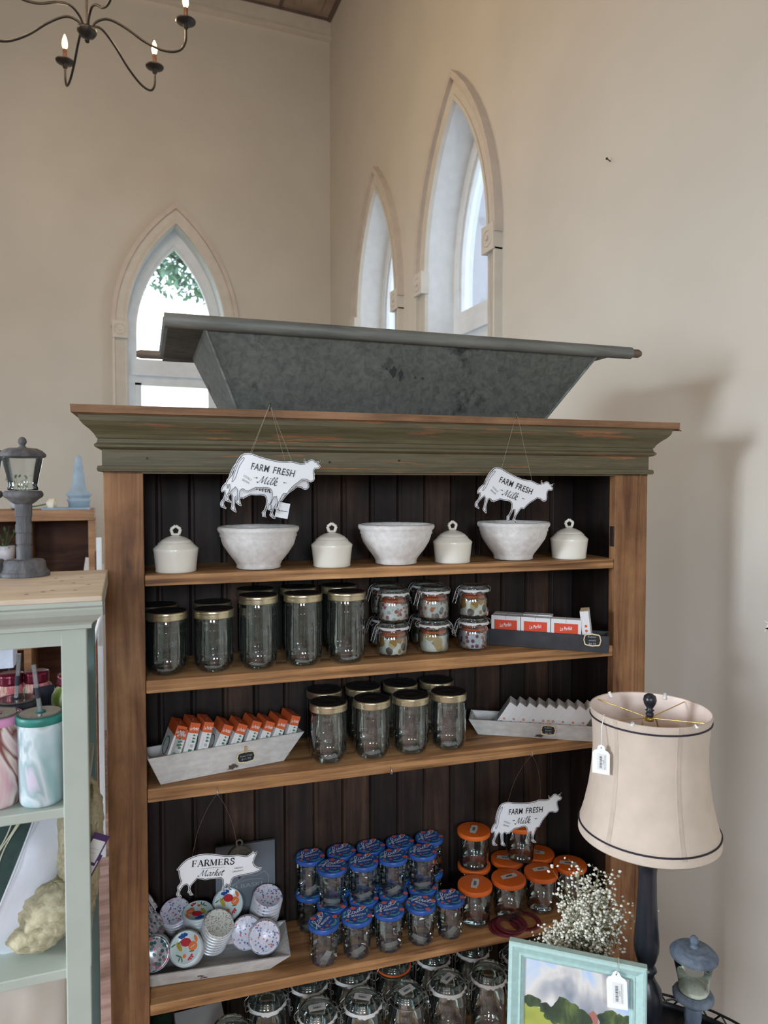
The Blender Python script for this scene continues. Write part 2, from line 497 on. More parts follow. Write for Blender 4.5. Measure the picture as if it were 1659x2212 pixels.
# crown band and bead under the ceiling
b = MB().box(XL, XR, YB-.035, YB, ZC-.17, ZC)
b.box(XL, XR, YB-.055, YB, ZC-.19, ZC-.165)
tag(b.build('trim_1', M_trim), kind='structure')
tag(MB().box(XL, XR, YB-.045, YB, ZC-.022, ZC).build('trim_2', M_ceil2), kind='structure')
tag(MB().box(XR-.03, XR, YR_, YB, ZC-.03, ZC).build('trim_3', M_ceil2), kind='structure')
tag(MB().box(XR-.02, XR, YR_, YB-.02, FZ, FZ+.12).build('baseboard_right', M_trim), kind='structure')
tag(MB().box(XL, XR-.02, YB-.02, YB, FZ, FZ+.12).build('baseboard_back', M_trim), kind='structure')
def window(idx, cx, za, mp):
    hw = .405
    fr = MB(); D = .20
    def band(inner, outer, n0, n1, mi=0):
        k = len(inner)
        v = [mp(p[0], p[1], n0) for p in inner]+[mp(p[0], p[1], n0) for p in outer]+[mp(p[0], p[1], n1) for p in inner]+[mp(p[0], p[1], n1) for p in outer]
        f = []
        for i in range(k-1):
            f += [(i, i+1, k+i+1, k+i), (2*k+i, 2*k+i+1, i+1, i), (k+i, k+i+1, 3*k+i+1, 3*k+i), (2*k+i, 2*k+i+1, 3*k+i+1, 3*k+i)]
        fr.add(v, f, mi)
    def leg(w, za_, z0):
        A = arch(cx, w, SPR, za_)
        return [(cx+w, z0)]+A+[(cx-w, z0)]
    # sash frame set back in the reveal
    band(leg(hw-.065, za-.115, SILL), leg(hw, za, SILL), D-.02, D+.05)
    band(leg(hw-.085, za-.15, 2.78), leg(hw-.06, za-.105, 2.78), D-.005, D+.03)
    # transom and lower sash rails
    def rail(s0, s1, z0, z1, n0, n1):
        fr.add([mp(s, z, n) for n in (n0, n1) for z in (z0, z1) for s in (s0, s1)], [(0, 1, 3, 2), (4, 6, 7, 5), (0, 4, 5, 1), (2, 3, 7, 6), (0, 2, 6, 4), (1, 5, 7, 3)])
    rail(cx-hw+.03, cx+hw-.03, 2.66, 2.80, D-.03, D+.05)
    rail(cx-hw+.03, cx+hw-.03, 2.58, 2.66, D, D+.04)
    rail(cx-hw+.03, cx+hw-.03, SILL, SILL+.10, D-.01, D+.04)
    for sg in (-1, 1):
        a, b_ = sorted((cx+sg*(hw-.065), cx+sg*(hw-.12)))
        rail(a, b_, SILL, 2.60, D, D+.04)
    rail(cx-hw+.05, cx+hw-.05, 1.85, 1.90, D-.01, D+.04)
    w = fr.build('window_%d' % idx, M_whitesash)
    tag(w, kind='structure')
    g = MB()
    lp = leg(hw-.07, za-.12, 2.74)
    g.add([mp(p[0], p[1], D+.02) for p in lp], [list(range(len(lp)))])
    g.add([mp(cx+x, z, D+.02) for x, z in ((-.33, SILL+.05), (.33, SILL+.05), (.33, 2.62), (-.33, 2.62))], [(0, 1, 2, 3)])
    g.build('pane', M_pane, w)
    s = MB(); s.add([mp(cx+x, z, n) for n in (-.07, .2) for z in (SILL-.05, SILL) for x in (-.58, .58)], [(0, 1, 3, 2), (4, 6, 7, 5), (0, 4, 5, 1), (2, 3, 7, 6), (0, 2, 6, 4), (1, 5, 7, 3)])
    s.build('sill', M_trim, w)
    # casing: flat band, hood moulding, inner bead, corner blocks with a turned rosette, fluted legs
    sv = fr; c = MB()
    fr = c
    def band2(i0, i1, o0, o1, z0, n0, n1, mi):
        A = arch(cx, i0, SPR, i1); B = arch(cx, o0, SPR, o1)
        if z0 < SPR:
            A = [(cx+i0, z0)]+A+[(cx-i0, z0)]; B = [(cx+o0, z0)]+B+[(cx-o0, z0)]
        k = len(A)
        v = [mp(p[0], p[1], n0) for p in A]+[mp(p[0], p[1], n0) for p in B]+[mp(p[0], p[1], n1) for p in A]+[mp(p[0], p[1], n1) for p in B]
        f = []
        for i in range(k-1):
            f += [(2*k+i, 2*k+i+1, i+1, i), (k+i, k+i+1, 3*k+i+1, 3*k+i), (2*k+i, 2*k+i+1, 3*k+i+1, 3*k+i)]
        c.add(v, f, mi)
    band2(.41, za+.01, .50, za+.13, SPR, 0, -.022, 0)
    band2(.405, za, .425, za+.03, SPR, 0, -.03, 0)
    band2(.495, za+.12, .528, za+.165, SPR, 0, -.05, 1)
    for sg in (-1, 1):
        def bx(s0, s1, z0, z1, n1, mi=0):
            a, b_ = sorted((cx+sg*s0, cx+sg*s1))
            c.add([mp(s, z, n) for n in (0, n1) for z in (z0, z1) for s in (a, b_)], [(0, 1, 3, 2), (4, 6, 7, 5), (0, 4, 5, 1), (2, 3, 7, 6), (0, 2, 6, 4), (1, 5, 7, 3)], mi)
        bx(.405, .50, SILL, SPR-.08, -.022)
        bx(.50, .52, SILL, SPR-.08, -.045)
        for q in range(5): bx(.418+q*.016, .426+q*.016, SILL, SPR-.08, -.027)
        bx(.395, .52, SPR-.09, SPR+.05, -.055)
        ring = [(cx+sg*.4575+.042*math.cos(2*PI*i/18), SPR-.02+.042*math.sin(2*PI*i/18)) for i in range(18)]
        c.tube([mp(p[0], p[1], -.055) for p in ring], .006, 6, 0, None, True)
        c.tube([mp(cx+sg*.4575, SPR-.02, -.05), mp(cx+sg*.4575, SPR-.02, -.066)], .014, 10, 0)
    c.build('casing', [M_trim, M_bead], w)
window(1, .543, 3.93, mpB)
window(2, 3.79, 3.95, mpR)
window(3, 5.12, 3.95, mpR)
# outside: stone wing seen through the near side window, ground, tree behind the back window
b = MB().box(4.2, 4.7, 8.0, 12.5, -.3, 7.0)
b.box(4.1, 4.8, 7.9, 12.6, 7.0, 7.15)
b.build('stone_wing', M_stone)
tag(bpy.data.objects['stone_wing'], 'grey stone wing of the building outside the nearer side window', 'building')
M_grass = plain('grass', (120, 130, 90), 0.9, 0, .2, 2)
tag(MB().box(-30, 40, YB+.5, 60, -.6, -.4).build('ground_outside', M_grass), kind='structure')
M_leaf = plain('leaf_green', (132, 160, 140), 0.6, 0, .25, 3)
M_bark = plain('bark', (95, 88, 84), 0.9, 0, .2, 8)
tr = empty('tree', (.8, 13.5, -.4), label='leafy tree outside the back window seen in its arched top', cat='tree')
b = MB(); b.tube([(2.0, 0, 0), (1.9, 0, 3), (1.7, .1, 5.2), (1.4, .2, 6.6)], [.2, .16, .11, .05], 10)
b.tube([(1.75, 0, 4.9), (.9, .1, 6.0), (-.3, 0, 6.5)], [.07, .04, .015], 8)
b.tube([(1.9, 0, 4.4), (2.5, -.2, 5.4), (2.9, 0, 6.2)], [.08, .05, .02], 8)
b.build('trunk', M_bark, tr)
rl = random.Random(3); b = MB()
for (cx, cz, rr, n) in ((-.3, 6.35, .62, 420), (.5, 6.6, .7, 560), (1.6, 6.7, .9, 700), (.35, 5.85, .5, 260), (-.5, 5.6, .4, 150), (1.0, 5.7, .4, 170), (2.6, 6.2, .8, 500)):
    for _ in range(n):
        p = Vector((rl.gauss(0, 1), rl.gauss(0, 1), rl.gauss(0, 1))); p = p.normalized()*rr*rl.random()**.45
        q = Vector((cx+p.x, p.y, cz+p.z*.75)); a = Vector((rl.gauss(0, 1), rl.gauss(0, 1), rl.gauss(0, 1))).normalized(); d = a.cross(Vector((0, 0, 1))).normalized()
        L = rl.uniform(.06, .11)
        b.add([q-a*L, q+d*L*.5, q+a*L, q-d*L*.5], [(0, 1, 2, 3)])
tag(b.build('foliage', M_leaf, tr))
# nail in the wall
t = MB().tube([(XR+.01, 2.419, 3.02), (XR-.025, 2.405, 3.023)], .0022, 8)
t.tube([(XR-.025, 2.405, 3.023), (XR-.027, 2.404, 3.023)], .005, 8)
tag(t.build('nail', plain('dark_iron', (60, 55, 52), .5, .8)), 'small dark nail sticking out of the bare right wall', 'nail')
M_blem = plain('plaster_chip', (232, 230, 226), .9)
# chipped plaster on the wall
b = MB(); rc = random.Random(5)
for (y, z) in ((1.62, 1.26), (1.58, 1.25), (1.52, 1.33)):
    for _ in range(3):
        b.add([(XR-.0015, y+rc.uniform(-.03, .03)+dx*.012, z+rc.uniform(-.02, .02)+dz*.006) for dx, dz in ((-1, 0), (0, -1), (1, .3), (.2, 1))], [(0, 1, 2, 3)])
tag(b.build('trim_4', M_blem), kind='structure')

# ------------------------------------------------------------------ chandelier
M_iron = plain('black_iron', (52, 50, 48), .45, .7, .15)
M_sleeve = plain('brown_candle_sleeve', (88, 58, 44), .6)
M_bulb = plain('bulb_glow', (255, 205, 140), .3, emit=14)
CHX, CHY, CHZ = -.08, 3.78, 3.885
ch = empty('chandelier', (CHX, CHY, CHZ), label='black iron chandelier with candle bulbs hanging from the ceiling', cat='chandelier')
b = MB().lathe([(.0, -.052), (.008, -.05), (.012, -.04), (.007, -.032), (.012, -.028), (.035, -.018), (.046, .0), (.044, .012), (.02, .022), (.0, .022)], 24)
b.build('hub', M_iron, ch)
MB().tube([(0, 0, .02), (0, 0, ZC-CHZ)], .008, 10).build('stem', M_iron, ch)
MB().lathe([(.0, ZC-CHZ-.04), (.05, ZC-CHZ-.03), (.065, ZC-CHZ)], 24).build('canopy', M_iron, ch)
for k in range(6):
    a = R(-15+60*k)
    ca, sa = math.cos(a), math.sin(a)
    def P(r, z): return (r*ca, r*sa, z)
    pts = smooth2([P(.02, .015), P(.045, .05), P(.10, .065), P(.18, .03), (P(.27, -.03)), P(.36, -.066), P(.43, -.062), P(.462, -.02), P(.465, .045)], 6)
    arm = MB().tube(pts, .0058, 8).build('arm', M_iron, ch)
    cup = MB().lathe([(.005, .0), (.012, .008), (.012, .022), (.02, .028), (.045, .036), (.048, .042), (.03, .044), (0, .042)], 24, M=Matrix.Translation(P(.465, .04)))
    cup.build('drip_cup', M_iron, arm)
    MB().lathe([(.0105, .0), (.0105, .062), (.0, .062)], 16, M=Matrix.Translation(P(.465, .082))).build('candle_sleeve', M_sleeve, arm)
    MB().lathe([(.006, .0), (.0125, .014), (.0145, .028), (.011, .05), (.005, .068), (.0, .078)], 16, M=Matrix.Translation(P(.465, .144))).build('bulb', M_bulb, arm)
for k in range(6):
    a = R(-15+60*k)
    d = bpy.data.lights.new('bulb_light', 'POINT'); d.energy = 7; d.color = (1, .72, .45); d.shadow_soft_size = .02
    o = bpy.data.objects.new('bulb_light', d); C.objects.link(o); o.location = (CHX+.465*math.cos(a), CHY+.465*math.sin(a), CHZ+.30)
# ------------------------------------------------------------------ bookcase
OX, OY, BR = -.0177, 1.8170, R(-3.9)
BWID, BDEP, BTOP = 1.528, .268, 1.885
cB, sB = math.cos(BR), math.sin(BR)
def bw(u, v, z): return (OX+u*cB-v*sB, OY+u*sB+v*cB, z)
M_post = wood('post_wood', (92, 60, 40), (142, 100, 66), (172, 130, 90), (34, 34, 2.2), .6, None, .3, .6)
M_shelf = wood('shelf_wood', (96, 64, 38), (170, 124, 80), (214, 166, 114), (2.0, 30, 50), .55, None, .35, .4)
M_back = wood('beadboard_wood', (32, 22, 18), (56, 40, 31), (88, 64, 48), (26, 26, 1.8), .6, None, .35, .75)
M_back2 = wood('beadboard_wood_dark', (24, 19, 18), (40, 30, 27), (60, 46, 40), (26, 26, 1.8), .6, None, .35, .75)
M_back3 = wood('beadboard_wood_red', (36, 21, 17), (60, 38, 29), (86, 58, 44), (26, 26, 1.8), .6, None, .35, .75)
M_corn = chipped('green_cornice_paint', (78, 72, 50), (102, 94, 68), (150, 104, 66), (110, 80, 54), (3.2, 30, 55), .575)
M_ctop = wood('cornice_top_wood', (92, 66, 46), (138, 104, 74), (164, 126, 92), (2.5, 30, 40), .65)
M_hard = plain('dark_hardware', (50, 44, 40), .5, .6)
bc = empty('bookcase', (OX, OY, 0), (0, 0, BR), 'tall weathered wooden bookcase with green painted cornice against the right wall', 'bookcase')
PL, PR = .090, .112       # post widths
IN0, IN1 = PL, BWID-PR
b = MB().box(0, PL, 0, .028, FZ, 1.742); b.build('post', M_post, bc, .003)
b = MB().box(BWID-PR, BWID, 0, .028, FZ, 1.742)
b.box(BWID-.026, BWID-.022, -.0015, 0, FZ, 1.74)
b.build('post', M_post, bc, .003)
MB().box(.008, .030, .028, BDEP-.012, FZ, 1.87).build('side_panel', M_back2, bc)
MB().box(BWID-.100, BWID-.078, .028, BDEP-.012, FZ, 1.87).build('side_panel', M_back2, bc)
# tongue and groove back, one board at a time in its own tone
b = MB(); u = .03; k = 0
rb = random.Random(11)
while u < BWID-.08:
    w = .0875; u1 = min(u+w, BWID-.078)
    mi = rb.choice((0, 1, 2, 1, 0)) if k > 1 else 1
    y0 = BDEP-.022
    b.prism([(u+.004, y0), (u1-.004, y0), (u1-.0005, y0+.005), (u1-.0005, y0+.012), (u+.0005, y0+.012), (u+.0005, y0+.005)], 'z', FZ, 1.86, mi)
    b.prism([(u+.010, y0-.0005), (u+.0125, y0-.002), (u+.015, y0-.0005)], 'z', FZ, 1.86, mi)
    u = u1; k += 1
b.box(.03, BWID-.078, BDEP-.009, BDEP, FZ, 1.86, 1)
b.build('back_panel', [M_back, M_back2, M_back3], bc)
SH = [(1.456, 1.483), (1.192, 1.224), (.921, .955), (.382, .410), (.035, .065), (FZ+.04, FZ+.07)]
for z0, z1 in SH:
    m = MB().box(IN0+.001, IN1-.001, 0.001, BDEP-.024, z0, z1)
    m.box(.031, IN0+.001, .029, BDEP-.024, z0, z1); m.box(IN1-.001, BWID-.101, .029, BDEP-.024, z0, z1)
    m.build('shelf', M_shelf, bc, .0025)
# cornice profile (projection, height) with mitred returns
prof = [(.0, 1.735), (.011, 1.735), (.013, 1.741), (.011, 1.748), (.002, 1.749), (.002, 1.787), (.010, 1.789), (.017, 1.793), (.018, 1.798), (.012, 1.803), (.010, 1.812), (.013, 1.814),
        (.017, 1.822), (.026, 1.832), (.038, 1.842), (.046, 1.852), (.049, 1.864), (.052, 1.866), (.052, 1.8665), (.062, 1.868), (.063, 1.886), (.0, 1.887)]
def ring(p, z): return [(-p, BDEP, z), (-p, -p, z), (BWID+p, -p, z), (BWID+p, BDEP, z)]
b = MB(); v = []
for p, z in prof: v += ring(p, z)
for k in range(len(prof)-1):
    mi = 1 if k >= 17 else 0
    for j in range(3):
        b.add([v[4*k+j], v[4*k+j+1], v[4*k+4+j+1], v[4*k+4+j]], [(0, 1, 2, 3)], mi)
b.add([(-.0, 0, 1.887), (BWID, 0, 1.887), (BWID, BDEP, 1.887), (0, BDEP, 1.887)], [(0, 1, 2, 3)], 1)
b.box(0, BWID, .0, .03, 1.73, 1.885, 0)
# splintered right end of the top board and a few nail heads
for (z, l, t_) in ((1.872, .018, .004), (1.878, .012, .004), (1.866, .026, .003)):
    b.add([(BWID+.06, -.06, z), (BWID+.06+l, -.045, z-.003), (BWID+.06, -.01, z), (BWID+.06, -.06, z+t_), (BWID+.06+l*.8, -.045, z), (BWID+.06, -.01, z+t_)], [(0, 1, 2), (3, 5, 4), (0, 3, 4, 1), (1, 4, 5, 2)], 1)
b.build('cornice', [M_corn, M_ctop], bc)
for u_, z_ in ((.10, 1.767), (.74, 1.768), (.55, 1.762)): MB().tube([(u_, -.004, z_), (u_, .0, z_)], .003, 8).build('nail_head', M_hard, bc)
MB().box(BWID-PR-.004, BWID-PR+.003, .002, .02, 1.52, 1.58).build('hinge', M_hard, bc, .001)

# ------------------------------------------------------------------ galvanised trough on top
M_zinc = wood('aged_zinc', (76, 80, 76), (94, 97, 92), (112, 114, 107), (48, 48, 48), .62, (46, 48, 50), .12, .25)
M_zinc2 = wood('zinc_rim', (86, 90, 88), (112, 116, 112), (140, 142, 134), (3, 40, 40), .55, None, .2, .3)
for m in (M_zinc, M_zinc2): m.node_tree.nodes['Principled BSDF'].inputs['Metallic'].default_value = .25
M_pole = wood('grey_pole_wood', (80, 68, 58), (118, 102, 88), (150, 132, 112), (3, 40, 40), .7)
th = empty('metal_trough', bw(0, 0, 1.893), (0, 0, BR-R(-1.6)), 'long galvanised metal trough with wooden poles on top of the bookcase', 'trough')
v = [(.322, .045, 0), (1.222, .045, 0), (1.222, .37, 0), (.322, .37, 0), (.236, -.015, .200), (1.372, -.015, .200), (1.372, .46, .200), (.236, .46, .200)]
b = MB()
b.add(v, [(0, 3, 2, 1), (0, 1, 5, 4), (2, 3, 7, 6), (0, 4, 7, 3), (1, 2, 6, 5)])
vi = [(x+(.004 if x < .8 else -.004), y+(.004 if y < .2 else -.004), z+(.003 if z == 0 else 0)) for x, y, z in v]
b.add(vi, [(0, 1, 2, 3), (0, 4, 5, 1), (2, 6, 7, 3), (0, 3, 7, 4), (1, 5, 6, 2)])
for (sx_, sz_, ra, rb_) in ((.735, .115, .010, .013), (.757, .108, .006, .014), (.715, .123, .004, .003), (.800, .104, .003, .003), (.822, .103, .004, .003)):
    b.flat(([(sx_+ra*(1+.3*math.sin(3*t*PI/6+sx_*50))*math.cos(t*PI/6), sz_+rb_*(1+.3*math.cos(4*t*PI/6))*math.sin(t*PI/6)) for t in range(12)], [list(range(12))]), lambda x, z: (x, .0445-.30*z-.0009, z), 1)
b.build('trough_body', [M_zinc, plain('tar_stain', (34, 36, 40), .6)], th)
for x, y in ((.322, .045), (1.222, .045)):
    xt = .236 if x < .8 else 1.372
    MB().tube([(x, y-.001, .001), (xt, -.016, .2)], .0035, 8).build('seam', M_zinc2, th)
for y in (-.02, .465):
    m = MB().tube([(.150 if y > 0 else .142, y, .205), (1.478, y, .205)], .0178, 16); m.build('rolled_rim', M_zinc2, th)
    x0 = .075 if y > 0 else .16
    e = MB().tube([(x0, y, .205), (x0+.012, y, .205), (1.505, y, .205), (1.514, y, .205)], [.009, .0125, .0125, .008], 14)
    e.build('pole', M_pole, th)
# flared end flanges between the two rims
for x0, x1, s in ((.140, .240, 1), (1.37, 1.44, -1)):
    m = MB()
    P = [(x0, .214), (x0+.004, .202), (x0+.012, .197), (x1, .197), (x1, .203), (x0+.012, .203)] if s > 0 else [(x1, .205), (x1-.006, .198), (x0, .196), (x0, .202), (x1-.006, .205)]
    m.prism(P, 'y', -.02, .465)
    m.build('end_flange', M_zinc, th)
# cup hooks and empty hook
M_steel = plain('steel_wire', (190, 188, 180), .3, .9, .05)
M_string = plain('jute_wire', (120, 96, 78), .7)
M_nylon = plain('clear_nylon_line', (150, 140, 120), .4)
def hook(u, z, v0, label, dark=False):
    root = MB()
    pts = [(0, .004, 0), (0, -.006, 0), (.0, -.010, -.003), (.0015, -.013, -.010), (.002, -.010, -.016), (.001, -.005, -.016), (0, -.004, -.011)]
    if dark: pts = [(x, y, -z_) for x, y, z_ in pts]
    root.tube(smooth2(pts, 4), .0011, 6)
    o = root.build('cup_hook', M_hard if dark else M_steel)
    o.location = bw(u, v0, z); o.rotation_euler = (0, 0, BR)
    return tag(o, label, 'hook', 'hooks on the bookcase')
hook(.386, 1.884, -.062, 'dark cup hook on the bookcase top edge above the left cow signs', True)
hook(1.052, 1.884, -.062, 'dark cup hook on the bookcase top edge above the right cow sign', True)
hook(.257, .940, 0, 'steel cup hook holding the pig sign on the third shelf edge')
hook(.716, .938, 0, 'empty steel cup hook in the middle of the third shelf edge')
hook(1.140, .940, 0, 'steel cup hook holding the lower cow sign on the third shelf edge')

# ------------------------------------------------------------------ enamel signs
M_enamel = plain('white_enamel', (232, 234, 236), .18, 0, .01)
M_black = plain('black_print', (18, 18, 24), .4, 0, 0)
M_rust = plain('bronze_edge', (140, 92, 52), .45, .5)
COW = [(385,1065),(440,1050),(500,1048),(600,1068),(750,1082),(900,1085),(1000,1070),(1060,1052),(1130,1055),(1200,1062),(1262,1050),(1248,1020),(1245,985),(1258,983),(1270,1012),(1295,1022),(1320,990),(1350,972),(1390,972),(1415,995),(1450,988),(1475,965),(1492,955),(1480,990),(1455,1020),(1490,1028),(1503,1052),(1490,1080),(1465,1092),(1430,1100),(1418,1130),(1425,1170),(1440,1210),(1450,1250),(1435,1285),(1400,1305),(1360,1300),(1330,1285),(1270,1290),(1230,1340),(1180,1390),(1150,1430),(1120,1480),(1095,1535),(1040,1545),(1020,1600),(995,1680),(990,1730),(1010,1765),(1042,1795),(1040,1812),(1000,1808),(965,1785),(948,1770),(958,1720),(945,1650),(930,1600),(915,1610),(900,1680),(885,1740),(895,1790),(910,1812),(850,1810),(840,1770),(830,1755),(860,1700),(868,1640),(865,1580),(850,1530),(820,1505),(770,1505),(700,1520),(625,1530),(580,1565),(545,1590),(535,1608),(520,1598),(500,1605),(480,1608),(465,1585),(445,1580),(425,1600),(425,1660),(430,1720),(450,1770),(472,1815),(455,1820),(400,1795),(380,1775),(385,1740),(375,1660),(365,1600),(345,1570),(310,1620),(280,1680),(270,1720),(290,1760),(320,1775),(315,1795),(240,1780),(222,1740),(225,1700),(250,1650),(258,1590),(250,1545),(215,1570),(195,1540),(205,1480),(235,1430),(262,1390),(275,1280),(300,1180),(340,1100)]
PIG = [(60,745),(110,690),(180,640),(270,612),(360,595),(460,597),(560,615),(660,645),(760,672),(860,685),(950,690),(1020,710),(1085,730),(1120,715),(1160,695),(1190,665),(1200,700),(1225,690),(1248,680),(1238,720),(1205,790),(1185,850),(1210,900),(1250,930),(1290,945),(1320,950),(1300,985),(1265,1005),(1200,1020),(1100,1025),(980,1030),(890,1040),(862,1060),(840,1120),(822,1180),(850,1225),(852,1240),(815,1230),(790,1205),(795,1150),(775,1130),(752,1160),(742,1200),(765,1245),(730,1245),(705,1225),(700,1190),(715,1130),(712,1050),(690,1020),(600,1012),(520,1005),(450,1010),(400,990),(330,968),(290,1010),(240,1060),(225,1110),(245,1170),(275,1215),(225,1215),(205,1175),(185,1160),(200,1120),(195,1060),(170,1030),(130,1045),(95,1090),(75,1130),(75,1170),(100,1205),(95,1220),(50,1215),(22,1175),(22,1150),(40,1110),(35,1050),(75,1000),(90,970),(70,920),(60,850),(57,800),(35,797),(30,770),(48,765)]
def sign(name, pts, s, ctr, extra):
    # local frame: x right, z up, face towards -y
    q = [((x-ctr[0])*s, -(y-ctr[1])*s) for x, y in pts]
    n = len(q)
    def inset(d):
        out = []
        for i in range(n):
            a = Vector(q[i-1]); p = Vector(q[i]); c = Vector(q[(i+1) % n])
            t = (c-a)
            if t.length < 1e-9: out.append(tuple(p)); continue
            t.normalize(); nn = Vector((t.y, -t.x))
            out.append(tuple(p+nn*d))
        return out
    b = MB()
    b.prism(q, 'y', 0, .0018, 0, None, 2)
    F = lambda x, z: (x, -.0006, z)
    b.flat(ribbon(inset(.0021), .0015, None, 1, True), F, 1)
    for d in extra: b.flat(d, F, 1)
    o = b.build(name, [M_enamel, M_black, M_rust])
    return o
def cowprint(s):
    def q(x, y): return ((x-850)*s, -(y-1300)*s)
    L = []
    v, f = fit('FARM', *q(640, 1222), 262*s, 100*s, shear=.12, offset=.013, space=1.08); L.append((v, f))
    v, f = fit('FRESH', *q(988, 1222), 322*s, 100*s, shear=.12, offset=.013, space=1.08); L.append((v, f))
    mk = script_milk(); L.append(xf2(mk, 86*s, 72*s, *q(640, 1445)))
    L.append(fit('LOCALLY', *q(490, 1402), 128*s, 30*s, R(-24))); L.append(fit('GROWN', *q(468, 1455), 112*s, 30*s, R(-20)))
    for sx, x0 in ((1, 600), (-1, 1030)):
        L.append(ribbon([q(x0-26*sx, 1380), q(x0+26*sx, 1380)], 5*s, None, 1))
        c = q(x0+6*sx, 1380); L.append(([(c[0]+26*s*sx, c[1]), (c[0]-4*s*sx, c[1]+13*s), (c[0]+4*s*sx, c[1]), (c[0]-4*s*sx, c[1]-13*s)], [[0, 1, 2, 3]]))
    L.append(ribbon([q(*p) for p in ((385, 1125), (350, 1165), (325, 1220), (308, 1300), (290, 1400), (278, 1500), (310, 1455), (328, 1380), (345, 1260), (392, 1150))], 7*s, None, 3, True))
    L.append(ribbon([q(*p) for p in ((262, 1400), (290, 1280), (315, 1190), (360, 1110))], 6*s))
    return L
def hang(o, pa, pb, hk, mat, droop=0.0, name='hanging_wire'):
    # wire from the two holes of the sign to the hook, in the sign's own frame
    Mi = o.matrix_basis.inverted()
    k = Mi @ Vector(hk)
    A = Vector(pa); B = Vector(pb)
    b = MB()
    for P, sx in ((A, -1), (B, 1)):
        mid = P.lerp(k, .45)+Vector((sx*droop, 0, 0))
        b.tube(smooth2([P, P.lerp(k, .12)+Vector((sx*droop*.35, -.002, 0)), mid, P.lerp(k, .8)+Vector((sx*droop*.8, 0, 0)), k], 6), .00035, 5)
    b.build(name, mat, o)
cs = 1.665e-4
def put_sign(o, u, v, z, tilt, yaw=0):
    o.location = bw(u, v, z)
    o.rotation_mode = 'XYZ'
    o.rotation_euler = Euler((0, tilt, BR+yaw)); o.rotation_euler = (Matrix.Rotation(BR+yaw, 3, 'Z') @ Matrix.Rotation(tilt, 3, 'Y')).to_euler()
    bpy.context.view_layer.update()
cowpts_hole = (((480-850)*cs, 0, -(1062-1300)*cs), ((1080-850)*cs, 0, -(1065-1300)*cs))
def cow_sign(u, v, z, tilt, yaw, hk, mat, droop, label, group):
    o = sign('cow_sign', COW, cs, (850, 1300), cowprint(cs))
    put_sign(o, u, v, z, tilt, yaw)
    hang(o, cowpts_hole[0], cowpts_hole[1], hk, mat, droop)
    return tag(o, label, 'sign', group)
g = 'hanging cow signs'
cow_sign(.392, -.090, 1.726, R(10), R(-2), bw(.386, -.074, 1.898), M_nylon, .0, 'white enamel cow sign hanging in front of the cornice, front one of the left pair', g)
o = cow_sign(.383, -.068, 1.709, R(11), R(-1), bw(.386, -.074, 1.898), M_nylon, .0, 'white enamel cow sign half hidden right behind the front left cow sign', g)
tagp = MB().box(.030, .062, .003, .004, -.080, -.042)
tagp.add([(.036, .0025, -.062), (.058, .0025, -.062), (.058, .0025, -.0635), (.036, .0025, -.0635)], [(0, 1, 2, 3)], 1)
tagp.build('price_tag', [M_enamel, M_black], o)
cow_sign(1.048, -.078, 1.688, R(19), R(2), bw(1.052, -.074, 1.898), M_nylon, .0, 'white enamel cow sign tilted head down above the right bowl', g)
cow_sign(1.128, -.006, .752, R(1.5), R(-4), bw(1.140, -.010, .927), M_string, .012, 'white enamel cow sign hanging below the third shelf above the orange-lidded jars', g)
ps = 2.02e-4*.95
def pigprint(s):
    def q(x, y): return ((x-670)*s, -(y-850)*s)
    (d, w) = serif_word('FARMERS')
    L = [xf2(d, 660*s/w, 98*s, *q(245, 772), rot=R(-5))]
    L.append(xf2(script_market(), 86*s, 66*s, *q(350, 935), rot=R(-6)))
    L.append(ribbon([q(395, 820), q(560, 833)], 4*s, None, 1)); L.append(ribbon([q(592, 836), q(760, 852)], 4*s, None, 1)); L.append(disc2(q(576, 834)[0], q(576, 834)[1], 7*s, 7*s, 8))
    L.append(fit('FRESH', *q(957, 897), 120*s, 26*s)); L.append(fit('ORGANIC', *q(948, 945), 172*s, 26*s))
    return L
ps = 1.67/1534/6.9125*1.035
o = sign('pig_sign', PIG, ps, (670, 850), pigprint(ps))
put_sign(o, .262, -.008, .737, 0, 0)
hang(o, ((262-670)*ps, 0, -(615-850)*ps), ((948-670)*ps, 0, -(692-850)*ps), bw(.257, -.010, .927), M_string, .012)
tag(o, 'white enamel pig sign hanging below the third shelf at the left', 'sign')
# ------------------------------------------------------------------ things on the shelves
M_glass = glass('clear_jar_glass', (240, 245, 244), .5, 2.8, .02, (165, 172, 172))
M_glass2 = glass('clear_lid_glass', (226, 234, 232), .5, 1.8, .07, (150, 165, 160))
M_emboss = glass('embossed_glass', (190, 200, 202), .6, 4.5, .10, (170, 180, 185))
M_gold = plain('gold_lid_band', (206, 196, 164), .28, .9, .04)
M_blk = plain('black_lid_top', (30, 30, 32), .45)
M_paper = plain('white_paper', (214, 214, 210), .8, 0, .02)
M_sticker = plain('price_sticker', (196, 192, 184), .7, 0, .02)
M_china = plain('ivory_glazed_china', (226, 222, 208), .22, 0, .01)
M_bowl = plain('rough_white_plaster_bowl', (216, 213, 208), .8, 0, .05, 60, .9)
M_wire = plain('clip_wire', (150, 150, 148), .3, .9, .05)
M_orange = plain('orange_rubber', (216, 96, 40), .45)
S1, S2, S3, S4, S5 = 1.4835, 1.2245, .9555, .4105, .0655
BZ = (0, 0, BR)
ORD = ['leftmost', 'second from left', 'third from left', 'fourth from left', 'fifth from left', 'sixth from left', 'seventh from left', 'eighth from left', 'ninth from left', 'tenth from left']
